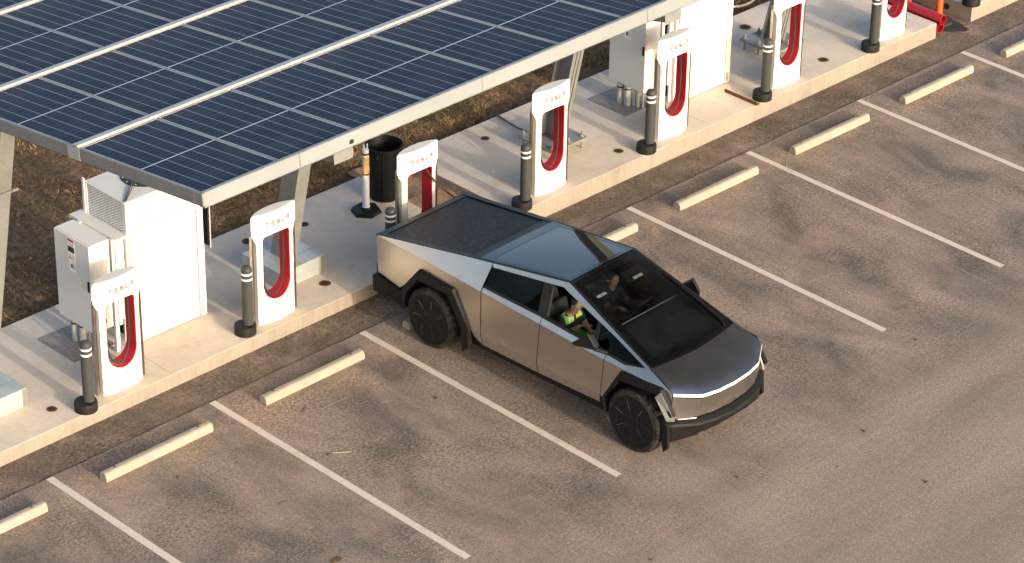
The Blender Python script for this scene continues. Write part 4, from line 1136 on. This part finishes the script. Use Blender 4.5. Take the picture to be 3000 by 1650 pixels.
b = MB(); quadgrid(b, (.668, -.705, 1.541), (.668, .705, 1.541), (2.185, .598, 1.757), (2.185, -.598, 1.757), 20, 24, .028); rgl = b.build('roof_glass', M['roof_glass'], truck, fix=False)
b = MB(); n = 40; vs = []
def rgp(s, t): 
    x0, y0 = .668, .705; p = Vector((x0 + (2.185 - x0) * t, (y0 + (.598 - y0) * t) * (2 * s - 1), 1.541 + (1.757 - 1.541) * t)); p.z += .028 * (4 * s * (1 - s)) * (.35 + .65 * 4 * t * (1 - t)) + .0025; return p
def rsheet(s0, s1, t0, t1, nx, ny):
    b.add([rgp(s0 + (s1 - s0) * i / nx, t0 + (t1 - t0) * j / ny) for j in range(ny + 1) for i in range(nx + 1)], [(j * (nx + 1) + i, j * (nx + 1) + i + 1, (j + 1) * (nx + 1) + i + 1, (j + 1) * (nx + 1) + i) for j in range(ny) for i in range(nx)], True)
rsheet(0, 1, 0, .125, 20, 3); rsheet(0, .045, .125, 1, 2, 22); rsheet(.955, 1, .125, 1, 2, 22); rsheet(.045, .955, .955, 1, 18, 2)
b.build('glass_border', M['roof_border'], rgl, fix=False)
b = MB(); quadgrid(b, (.668, -.70, 1.50), (.668, .70, 1.50), (2.185, .60, 1.70), (2.185, -.60, 1.70), 1, 1); b.build('headliner', M['dark'], truck)
b = MB(); vs = []
for y in (-.61, .61): vs += [(2.178, y, 1.752), (2.205, y, 1.757), (2.235, y, 1.744)]
b.add(vs, [(0, 1, 4, 3), (1, 2, 5, 4)]); b.build('roof_seam', M['trim'], truck)
# windscreen
def wsb(y): return 3.81 - .06 * (abs(y) / .81) ** 1.6
b = MB(); nx, ny = 20, 16; vs = []; fs = []
def wsp(s, t, dz=0.0):
    yt, yb_ = .60 * (2 * s - 1), .795 * (2 * s - 1); xb_ = wsb(yb_); zb_ = 1.187 + .022 * (abs(yb_) / .81) ** 1.6
    x = 2.235 + (xb_ - 2.235) * t; y = yt + (yb_ - yt) * t; z = 1.744 + (zb_ - 1.744) * t + .022 * 4 * s * (1 - s) * (1 - .3 * t) + .012 * 4 * t * (1 - t) + dz
    return (x, y, z)
def wsheet(s0, s1, t0, t1, nx, ny, dz):
    vs = [wsp(s0 + (s1 - s0) * i / nx, t0 + (t1 - t0) * j / ny, dz) for j in range(ny + 1) for i in range(nx + 1)]
    fs = [(j * (nx + 1) + i, j * (nx + 1) + i + 1, (j + 1) * (nx + 1) + i + 1, (j + 1) * (nx + 1) + i) for j in range(ny) for i in range(nx)]
    return vs, fs
b.add(*wsheet(0, 1, 0, 1, 24, 18, 0), True); wsc = b.build('windscreen', M['windscreen'], truck, fix=False)
b = MB()
for a in ((0, .085, 0, 1, 3, 14), (.915, 1, 0, 1, 3, 14), (.085, .915, 0, .055, 12, 2), (.085, .915, .945, 1, 14, 2)): b.add(*wsheet(*a, -.007), True)
b.build('black_border', M['black_gloss'], wsc, fix=False)
for side in (1, -1):                                          # black filler between glass and pillar
    b = MB(); vs = []
    for i in range(9):
        t = i / 8; p = wsp(0 if side == 1 else 1, t, .002); x = 2.19 + (3.75 - 2.19) * t
        e = edgept(x, -.001, .002, side); e2 = edgept(x, .012, .004, side)
        vs += [e, e2, (p[0], p[1] , p[2])]
    b.add(vs, [(3 * i + k, 3 * i + k + 1, 3 * i + k + 4, 3 * i + k + 3) for i in range(8) for k in range(2)]); b.build('pillar_trim', M['trim'], truck)
b = MB(); b.tube([wsp(.965, .30, .02), wsp(.955, .6, .03), wsp(.93, .93, .03), wsp(.90, .985, .02)], [.012, .018, .022, .012], 6); b.build('wiper', M['black'], truck)
# hood
def hoodfront(y):
    a = abs(y); return interp(a, [(0, 4.462), (.30, 4.448), (.554, 4.396), (.874, 4.182)]), interp(a, [(0, .984), (.30, .989), (.554, .999), (.874, 1.054)])
b = MB(); n = 28; m = 10; vs = []; top = []
for j in range(m + 1):
    for i in range(n + 1):
        s = i / n; t = j / m; yb_ = .818 * (2 * s - 1); yf_ = .872 * (2 * s - 1)
        xb_, zb_ = wsb(yb_) + .012, 1.185 + .022 * (abs(yb_) / .81) ** 1.6; xf_, zf_ = hoodfront(yf_)
        vs.append((xb_ + (xf_ - xb_) * t, yb_ + (yf_ - yb_) * t, zb_ + (zf_ - zb_) * t + .026 * (t * (1 - t) * (1 + 2.2 * t)) * .85))
b.add(vs, [(j * (n + 1) + i, j * (n + 1) + i + 1, (j + 1) * (n + 1) + i + 1, (j + 1) * (n + 1) + i) for j in range(m) for i in range(n)], True)
b.build('hood', M['hood'] if 'hood' in M else M['steel'], truck, 20)
ys = [-.872 + 1.744 * i / 36 for i in range(37)]
def band(z0f, z1f, x0f, x1f, dy=1.0):
    b = MB(); vs = []
    for y in ys:
        x, z = hoodfront(y); vs += [(x + x0f(abs(y)), y, z + z0f(abs(y))), (x + x1f(abs(y)), y * dy, z + z1f(abs(y)))]
    b.add(vs, [(2 * i, 2 * i + 1, 2 * i + 3, 2 * i + 2) for i in range(36)]); return b
band(lambda a: -.002, lambda a: -.044, lambda a: .004, lambda a: .010).build('light_bar', M['lightbar'], truck, 50)
band(lambda a: -.044, lambda a: -.075, lambda a: .004, lambda a: -.012).build('light_bar_recess', M['black'], truck, 50)
b = MB(); vs = []
def fpt(y):
    a = abs(y); return interp(a, [(0, 4.455), (.30, 4.44), (.562, 4.385), (.874, 4.176)])
pts = sorted(set(ys + [-.562, .562]))
for y in pts:
    x, z = hoodfront(y); vs += [(fpt(y) + .008, y, z - .062), (fpt(y) - .045 + .04 * max(0, (abs(y) - .562) / .31), y, interp(abs(y), [(0, .63), (.562, .652), (.874, .664)]))]
b.add(vs, [(2 * i, 2 * i + 1, 2 * i + 3, 2 * i + 2) for i in range(len(pts) - 1)]); b.build('front_panel', M['steel'], truck, 9)
for side in (1, -1):                                          # lower lamps
    b = MB(); P = [(y, fpt(y)) for y in (.58, .68, .78)]; vs = []
    for y, x in P: vs += [(x - .025, -side * y, .652), (x - .030, -side * y, .632)]
    b.add(vs, [(0, 1, 3, 2), (2, 3, 5, 4)]); b.build('headlight', M['lightbar'], truck)
# bumpers
b = MB(); prof = []
for y in [-.945 + 1.89 * i / 40 for i in range(41)]:
    a = abs(y); xo = interp(a, [(0, 4.50), (.30, 4.485), (.60, 4.42), (.90, 4.22), (.945, 4.17)]); zt_ = interp(a, [(0, .565), (.6, .60), (.945, .615)]); zb_ = interp(a, [(0, .465), (.35, .45), (.6, .415), (.945, .33)])
    prof.append([(xo - .20, y, zt_ + .06), (xo - .10, y, zt_ + .035), (xo - .02, y, zt_), (xo, y, zt_ - .03), (xo - .02, y, (zt_ + zb_) / 2 - .02), (xo - .035, y, zb_), (xo - .20, y, zb_ - .01), (xo - .45, y, zb_ - .02)])
k = 8; vs = [p for r in prof for p in r]
b.add(vs, [(i * k + q, i * k + q + 1, (i + 1) * k + q + 1, (i + 1) * k + q) for i in range(40) for q in range(k - 1)]); b.add(prof[0], [tuple(range(k))]); b.add(prof[-1], [tuple(range(k))[::-1]])
fb = b.build('front_bumper', M['flare'], truck, 25)
for side in (1, -1):
    b = MB(); b.prism([(4.10, .62), (4.185, .60), (4.21, .28), (4.13, .20), (4.09, .40)], -side * .915, -side * .955, lambda a, c, h: (a, h, c), .005); b.build('bumper_fin', M['flare'], fb)
    b = MB(); b.box(4.395, 4.42, -side * .56 - .045, -side * .56 + .045, .428, .445); b.build('tow_eye', M['spoke'], fb)
b = MB(); b.box(-1.135, -.86, -.95, .95, .42, .665, .015); 
b.build('rear_bumper', M['flare'], truck)
for side in (1, -1):
    b = MB(); b.prism([(-1.125, .672), (-1.075, .545), (-.54, .36), (-.478, .42), (-.49, .625), (-.632, .640)], -side * .72, -side * .945, lambda a, c, h: (a, h, c), .008); b.build('rear_bumper_corner', M['flare'], truck)
b = MB(); quadgrid(b, (-1.134, -.855, 1.245), (-1.134, .855, 1.245), (-1.082, .872, .67), (-1.082, -.872, .67), 4, 4); b.build('tailgate', M['steel'], truck)
# dark hull, floor and inner faces
b = MB(); b.box(.85, 3.15, -.86, .86, .30, .44); b.box(-1.05, 4.10, -.50, .50, .32, .72); b.box(-1.06, .70, -.70, .70, 1.0, 1.19); b.box(3.10, 4.15, -.78, .78, 1.00, 1.03); b.box(.60, .68, -.68, .68, .5, 1.45); b.box(3.02, 3.06, -.86, .86, .44, 1.02)
b.box(4.05, 4.30, -.50, .50, .45, .93); b.box(4.05, 4.12, -.78, .78, .45, .93); b.build('underbody', M['dark'], truck)
for side in (1, -1):
    b = MB(); b.prism([(.70, .43), (3.05, .43), (3.05, 1.16), (.70, 1.22)], -side * .80, -side * .88, lambda a, c, h: (a, h, c)); b.build('door_lining', M['cabin'], truck)
# wheels
def make_wheel():
    root = bpy.data.objects.new('wheel', None); COL.objects.link(root); root.parent = truck
    b = MB(); n = 80; prof = [(.255, -.135), (.33, -.145), (.405, -.138), (.432, -.12), (.440, -.085), (.440, -.03), (.440, .03), (.440, .085), (.432, .12), (.405, .142), (.36, .148), (.30, .142), (.27, .13)]
    vs = []; fs = []
    for q, (r, y) in enumerate(prof):
        for i in range(n):
            t = 2 * PI * i / n; rr = r
            if 2 <= q <= 9: rr += (.003 if i % 2 else -.003) if q in (2, 3, 8, 9) else (.005 if (i // 2 + q) % 2 else -.004)
            if q == 10: rr += .002 * (i % 4 < 2)
            vs.append((rr * math.cos(t), y, rr * math.sin(t)))
    for q in range(len(prof) - 1):
        for i in range(n): fs.append((q * n + i, q * n + (i + 1) % n, (q + 1) * n + (i + 1) % n, (q + 1) * n + i))
    b.add(vs, fs); b.build('tyre', M['tyre'], root, 20)
    b = MB(); n = 56; vs = []
    for r, y in ((.372, .140), (.362, .152), (.30, .157), (.283, .146), (.10, .150), (.085, .158), (.05, .158), (.0005, .158)):
        for i in range(n):
            t = 2 * PI * i / n
            if .2 < r < .30:                                    # seven-sided recess
                a = (t % (2 * PI / 7)) - PI / 7; r2 = r * .96 * math.cos(PI / 7) / math.cos(a) * 1.03
            else: r2 = r
            vs.append((r2 * math.cos(t), y, r2 * math.sin(t)))
    b.add(vs, [(q * n + i, q * n + (i + 1) % n, (q + 1) * n + (i + 1) % n, (q + 1) * n + i) for q in range(7) for i in range(n)]); cv = b.build('wheel_cover', M['cover'], root, 8)
    for s in range(7):
        t = 2 * PI * s / 7 + .12; b = MB(); ca, sa = math.cos(t), math.sin(t)
        def pt(r, w, y): return (r * ca - w * sa, y, r * sa + w * ca)
        vs = [pt(.10, -.022, .1485), pt(.10, .022, .1485), pt(.300, .030, .1485), pt(.300, -.030, .1485), pt(.11, -.012, .156), pt(.11, .012, .156), pt(.300, .012, .158), pt(.300, -.012, .158)]
        b.add(vs, [(4, 5, 6, 7), (0, 1, 5, 4), (1, 2, 6, 5), (2, 3, 7, 6), (3, 0, 4, 7)]); b.build('spoke', M['cover'], cv)
        b = MB(); vs = [pt(.17, .0115, .1585), pt(.17, .016, .1570), pt(.30, .016, .1590), pt(.30, .0115, .1605)]
        b.add(vs, [(0, 1, 2, 3)]); b.build('worn_edge', M['spoke'], cv)
    return root
w0 = make_wheel(); first = True
for x in (0, 3.635):
    for side in (1, -1):
        w = w0 if first else copy_tree(w0); first = False
        w.location = (x, -side * .838, .440); w.rotation_euler = (0, R({(0, 1): 12, (0, -1): 30, (3.635, 1): 40, (3.635, -1): 5}[(x, side)]), 0 if side == -1 else PI)
# cabin
def seat(x, y, name='seat', wd=.26):
    b = MB(); b.box(x - .02, x + .46, y - wd, y + wd, .52, .68, .04, None, 2)
    b.box(-.07, .07, -wd, wd, 0, .60, .04, Matrix.Translation((x - .02, y, .60)) @ Matrix.Rotation(R(-16), 4, 'Y'), 2)
    b.box(-.045, .045, -.14, .14, .62, .79, .03, Matrix.Translation((x - .02, y, .60)) @ Matrix.Rotation(R(-16), 4, 'Y'), 2)
    b.build(name, M['seat'], truck)
seat(1.86, -.42); seat(1.86, .42)
b = MB(); b.box(.90, 1.36, -.70, .70, .52, .70, .04); b.box(-.07, .07, -.70, .70, 0, .62, .04, Matrix.Translation((.90, 0, .62)) @ Matrix.Rotation(R(-14), 4, 'Y')); b.build('rear_bench', M['seat'], truck)
b = MB(); b.box(1.5, 2.75, -.13, .13, .45, .78, .02); b.build('centre_console', M['cabin'], truck)
b = MB(); b.prism([(2.80, 1.10), (2.83, 1.255), (2.90, 1.27), (3.72, 1.165), (3.72, 1.0), (2.95, .9)], -.80, .80, lambda a, c, h: (a, h, c), .008); db = b.build('dashboard', M['dash'], truck)
b = MB(); b.box(2.825, 2.84, -.76, .76, 1.262, 1.272); b.build('light_strip', M['sign_grey'], db)
b = MB(); b.box(-.012, .012, -.20, .20, -.12, .12, .004, Matrix.Translation((2.74, 0, 1.13)) @ Matrix.Rotation(R(-14), 4, 'Y')); b.build('screen', M['black_gloss'], db)
b = MB(); b.tube([Matrix.Translation((2.60, .40, 1.17)) @ Matrix.Rotation(R(-62), 4, 'Y') @ Vector((.13 * math.cos(2 * PI * i / 24) , .18 * math.sin(2 * PI * i / 24), 0)) for i in range(25)], .018, 8); b.tube([(2.60, .40, 1.17), (2.80, .40, 1.08)], .05, 8); b.build('steering_wheel', M['black'], truck)
for y in (-.36, .34):
    b = MB(); b.box(-.09, .09, -.19, .19, -.008, .008, .004, Matrix.Translation((2.44, y, 1.60)) @ Matrix.Rotation(R(22), 4, 'Y')); v = b.build('sun_visor', M['cabin'], truck)
    b = MB(); b.box(.045, .085, -.085, .085, .0085, .0105, 0, Matrix.Translation((2.44, y, 1.60)) @ Matrix.Rotation(R(22), 4, 'Y')); v2 = b.build('visor_label', M['tagwhite'], v)
    b = MB(); b.box(.058, .072, -.012, .012, .0106, .0112, 0, Matrix.Translation((2.44, y, 1.60)) @ Matrix.Rotation(R(22), 4, 'Y')); b.build('visor_print', M['sign_black'], v)
# ------------------------------------------------------------------ people in the truck
def skin_data(chains, sub=2):
    """chains: list of lists of (xyz, r); a chain whose first entry is an int string '@i' roots on vertex i of the first chain"""
    vs = []; es = []; rs = []; names = {}
    for ch in chains:
        prev = None
        for it in ch:
            if isinstance(it, str): prev = names[it]; continue
            p, r = it[0], it[1]
            vs.append(p); rs.append(r); i = len(vs) - 1
            if len(it) > 2: names[it[2]] = i
            if prev is not None: es.append((prev, i))
            prev = i
    me = bpy.data.meshes.new('tmp'); me.from_pydata(vs, es, [])
    o = bpy.data.objects.new('tmp', me); COL.objects.link(o)
    md = o.modifiers.new('skin', 'SKIN'); md.use_smooth_shade = True; md.branch_smoothing = .4
    for i, sv in enumerate(me.skin_vertices[0].data):
        r = rs[i]; sv.radius = (r, r) if not isinstance(r, tuple) else r
        sv.use_root = (i == 0)
    ss = o.modifiers.new('sub', 'SUBSURF'); ss.levels = sub; ss.render_levels = sub
    bpy.context.view_layer.update()
    dg = bpy.context.evaluated_depsgraph_get()
    m2 = bpy.data.meshes.new_from_object(o.evaluated_get(dg))
    out = ([v.co[:] for v in m2.vertices], [tuple(p.vertices) for p in m2.polygons])
    bpy.data.objects.remove(o); bpy.data.meshes.remove(me); bpy.data.meshes.remove(m2)
    return out
def hand(wrist, fwd, up, curl, side):
    """palm and five separate fingers; fwd along the palm, up = back of the hand, side=+1 puts the thumb on the left"""
    w = Vector(wrist); f = Vector(fwd).normalized(); u = Vector(up); u = (u - f * u.dot(f)).normalized(); l = u.cross(f) * side
    P = lambda a, b_, c: tuple(w + f * a + l * b_ + u * c)
    ch = [[(P(-.01, 0, 0), .022), (P(.035, 0, 0), (.036, .017), 'p'), (P(.075, 0, -.004), (.038, .014))]]
    out = [skin_data(ch, 2)]
    for k, (b_, L) in enumerate([(.030, .070), (.010, .078), (-.011, .072), (-.031, .056)]):
        a1, a2 = curl * (.8 + .1 * k), curl * (1.6 + .12 * k)
        p0 = Vector(P(.062, b_, -.002)); p1 = Vector(P(.085, b_, -.004))
        d1 = f * math.cos(a1) - u * math.sin(a1); d2 = f * math.cos(a2) - u * math.sin(a2)
        p2 = p1 + d1 * L * .5; p3 = p2 + d2 * L * .5
        out.append(skin_data([[(tuple(p0), .0095), (tuple(p1), .0092), (tuple(p2), .0082), (tuple(p3), .0068)]], 1))
    out.append(skin_data([[(P(.012, .022, -.004), .012), (P(.036, .050, -.010), .0105), (P(.058, .064, -.020), .0088), (P(.076, .068, -.030), .0072)]], 1))
    return out
def person(loc_y, label, vest, skin, arms, lean=0.0, turn=0.0, nm='person'):
    root = empty('person', tuple(truck.location), label, 'person', rz=PSI - PI / 2)
    y = loc_y
    T = lambda x, dy, z: (x + lean * (z - .7), y + dy, z)
    (rs, re, rw, rdir, rcurl), (ls, le, lw, ldir, lcurl) = arms
    hx = 1.995
    spine = [(T(1.98, 0, .78), (.155, .12), 'pel'), (T(1.955, 0, .90), (.14, .11)), (T(1.94, 0, 1.02), (.165, .115), 'ch'), (T(1.945, 0, 1.10), (.12, .085), 'sh'), (T(1.958, 0, 1.165), .052), (T(1.972, 0, 1.215), .052), (T(hx, 0, 1.275), (.066, .072)), (T(hx + .005, 0, 1.335), (.077, .094)), (T(hx - .008, 0, 1.395), (.066, .080))]
    ra = ['sh', (T(1.935, -.165, 1.095), .056), (re, .044), (tuple((Vector(re) + Vector(rw)) / 2), .040), (rw, .027)]
    la = ['sh', (T(1.935, .165, 1.095), .056), (le, .044), (tuple((Vector(le) + Vector(lw)) / 2), .040), (lw, .027)]
    legs = []
    for s in (-1, 1):
        legs.append(['pel', (T(2.06, s * .10, .775), .088), ((2.30, y + s * .13, .80), .076), ((2.47, y + s * .14, .79), .060), ((2.58, y + s * .13, .60), .055), ((2.66, y + s * .12, .42), .040), ((2.78, y + s * .12, .39), .036)])
    b = MB(); b.add(*skin_data([spine, ra, la] + legs), smooth=True)
    for h in hand(rw, rdir, (0, .3, 1), rcurl, 1) + hand(lw, ldir, (0, -.3, 1), lcurl, -1): b.add(*h, smooth=True)
    # nose, ears, jaw
    c = Vector(T(hx, 0, 1.32)); q = Matrix.Rotation(turn, 3, 'Z')
    F = lambda a, d, e: tuple(c + q @ Vector((a, d, e)))
    b.add(*skin_data([[(F(.085, 0, .02), .009), (F(.104, 0, -.012), .013)]], 1), smooth=True)
    for s in (-1, 1): b.add(*skin_data([[(F(-.005, s * .078, .018), .012), (F(-.008, s * .086, -.012), .011)]], 1), smooth=True)
    body = b.build('body', M[skin], root, fix=False)
    for s in (-1, 1):
        e = MB(); e.lathe([(.0001, -.010), (.009, -.004), (.010, .002), (.0001, .010)], 8, lambda x_, y_, z_, s=s: F(.078 + z_ * .3, s * .032 + x_, .025 + y_ * .7)); e.build('eye', M['hair'], body)
    e = MB(); e.box(-.004, .006, -.022, .022, -.004, .004, 0, Matrix.Translation(F(.074, 0, -.047))); e.build('mouth', M['lip'], body)
    # hair cap
    hr = MB(); vs, fs = skin_data([[(T(hx - .028, 0, 1.30), (.070, .068)), (T(hx - .018, 0, 1.36), (.088, .094)), (T(hx - .012, 0, 1.405), (.074, .082))]], 2)
    hr.add(vs, fs, True); hr.build('hair', M['hair'], body, fix=False)
    # shirt with sleeves
    g = 1.13
    S = [(T(1.98, 0, .76), (.172, .135), 'pel'), (T(1.955, 0, .90), (.158, .125)), (T(1.94, 0, 1.02), (.182, .130)), (T(1.945, 0, 1.10), (.140, .098), 'sh'), (T(1.957, 0, 1.15), .066)]
    mid = lambda a, c_, t: tuple(Vector(a) * (1 - t) + Vector(c_) * t)
    sr = ['sh', (T(1.935, -.165, 1.095), .068), (mid(T(1.935, -.165, 1.095), re, .75), .062)]
    sl = ['sh', (T(1.935, .165, 1.095), .068), (mid(T(1.935, .165, 1.095), le, .75), .062)]
    s_ = MB(); s_.add(*skin_data([S, sr, sl]), smooth=True); s_.build('shirt', M['shirt'], root, fix=False)
    tr = MB(); L = []
    for s in (-1, 1): L.append(['pel', (T(2.06, s * .10, .77), .102), ((2.30, y + s * .13, .795), .090), ((2.48, y + s * .14, .785), .074), ((2.58, y + s * .13, .60), .066), ((2.65, y + s * .12, .44), .055)])
    tr.add(*skin_data([[(T(1.985, 0, .765), (.178, .14), 'pel')]] + L), smooth=True); tr.build('trousers', M['jeans'] if not vest else M['vest_low'], root, fix=False)
    if vest:
        V = [(T(1.98, 0, .80), (.185, .148), 'pel'), (T(1.955, 0, .90), (.172, .140)), (T(1.94, 0, 1.02), (.196, .146)), (T(1.945, 0, 1.095), (.158, .112), 'sh'), (T(1.953, 0, 1.135), (.10, .082))]
        v_ = MB(); v_.add(*skin_data([V, ['sh', (T(1.935, -.165, 1.10), .082)], ['sh', (T(1.935, .165, 1.10), .082)]]), smooth=True)
        v_.build('vest', M['vest'], root, fix=False)
    return root
def vestmat():
    t = NT('hi_vis_vest'); v = t.coord(); x, y, z = t.sep(v)
    a = t.math('ABSOLUTE', t.math('ADD', y, .42))
    c = t.mix(t.maprange(t.noise(v, 16, 4), .3, .7), (.20, .64, .02), (.34, .80, .05))
    c = t.mix(t.math('LESS_THAN', a, .085), c, (.62, .72, .05))
    st = t.math('MULTIPLY', t.math('GREATER_THAN', a, .085), t.math('LESS_THAN', a, .120))
    hb = t.math('MULTIPLY', t.math('GREATER_THAN', z, .89), t.math('LESS_THAN', z, .935))
    c = t.mix(t.math('MAXIMUM', st, hb), c, (.62, .74, .74))
    op = t.math('MULTIPLY', t.math('LESS_THAN', a, .022), t.math('GREATER_THAN', x, 1.98))
    c = t.mix(op, c, (.025, .026, .03))
    return t.bsdf(c, .7, 0, t.bump(t.noise(v, 25, 3), .4))
M['vest'] = vestmat(); M['vest_low'] = plain('lime_green_trousers', (.12, .42, .03), .8, var=.2, scale=15)
M['lip'] = plain('lips', (.20, .10, .08), .5, var=.1)
person(-.42, 'person in a lime safety vest in the passenger seat, one hand raised', True, 'skin',
       ((None, (2.12, -.63, .93), (2.29, -.50, 1.10), (1, .25, .40), .2), (None, (2.10, -.20, .92), (2.28, -.32, .96), (1, -.35, .1), .5)), 0.22, .12)
person(.40, 'person in dark clothes at the steering wheel with one arm stretched out', False, 'skin_dark',
       ((None, (2.16, .20, 1.00), (2.40, .08, 1.17), (1, .05, .35), .5), (None, (2.14, .62, .92), (2.42, .53, 1.10), (1, -.1, .3), 1.1)), .05, -.12)

# ------------------------------------------------------------------ light, sky, camera
ELEV = R(15.0); SHX = .03
w = bpy.data.worlds.new('World'); SC.world = w; w.use_nodes = True
nt = w.node_tree; nt.nodes.clear()
sky = nt.nodes.new('ShaderNodeTexSky'); sky.sky_type = 'NISHITA'; sky.sun_disc = False
sky.sun_elevation = ELEV; sky.sun_rotation = PI + math.atan2(SHX, 1); sky.air_density = 1.0; sky.dust_density = 5.0; sky.ozone_density = 1.0
bg = nt.nodes.new('ShaderNodeBackground'); bg.inputs[1].default_value = SKY
ou = nt.nodes.new('ShaderNodeOutputWorld'); nt.links.new(sky.outputs[0], bg.inputs[0]); nt.links.new(bg.outputs[0], ou.inputs[0])
ld = bpy.data.lights.new('sun', 'SUN'); ld.energy = SUN; ld.angle = R(.6); ld.color = (.62, .55, .465)
lo = bpy.data.objects.new('sun', ld); COL.objects.link(lo); lo.location = (0, -30, 30)
lo.rotation_euler = Vector((SHX, 1, -math.tan(ELEV) * math.hypot(SHX, 1))).to_track_quat('-Z', 'Y').to_euler()
cd = bpy.data.cameras.new('camera'); co = bpy.data.objects.new('camera', cd); COL.objects.link(co)
cd.sensor_width = 36; cd.lens = 36 * 8708.39309 / 3000; cd.clip_start = 1; cd.clip_end = 3000
co.location = CAMLOC; co.rotation_euler = CAMROT
SC.camera = co
SC.view_settings.view_transform = 'Standard'; SC.view_settings.look = 'None'; SC.view_settings.gamma = 1; SC.view_settings.use_curve_mapping = False
SC.view_settings.exposure = EXPO
SC.cycles.max_bounces = 8; SC.cycles.transparent_max_bounces = 12
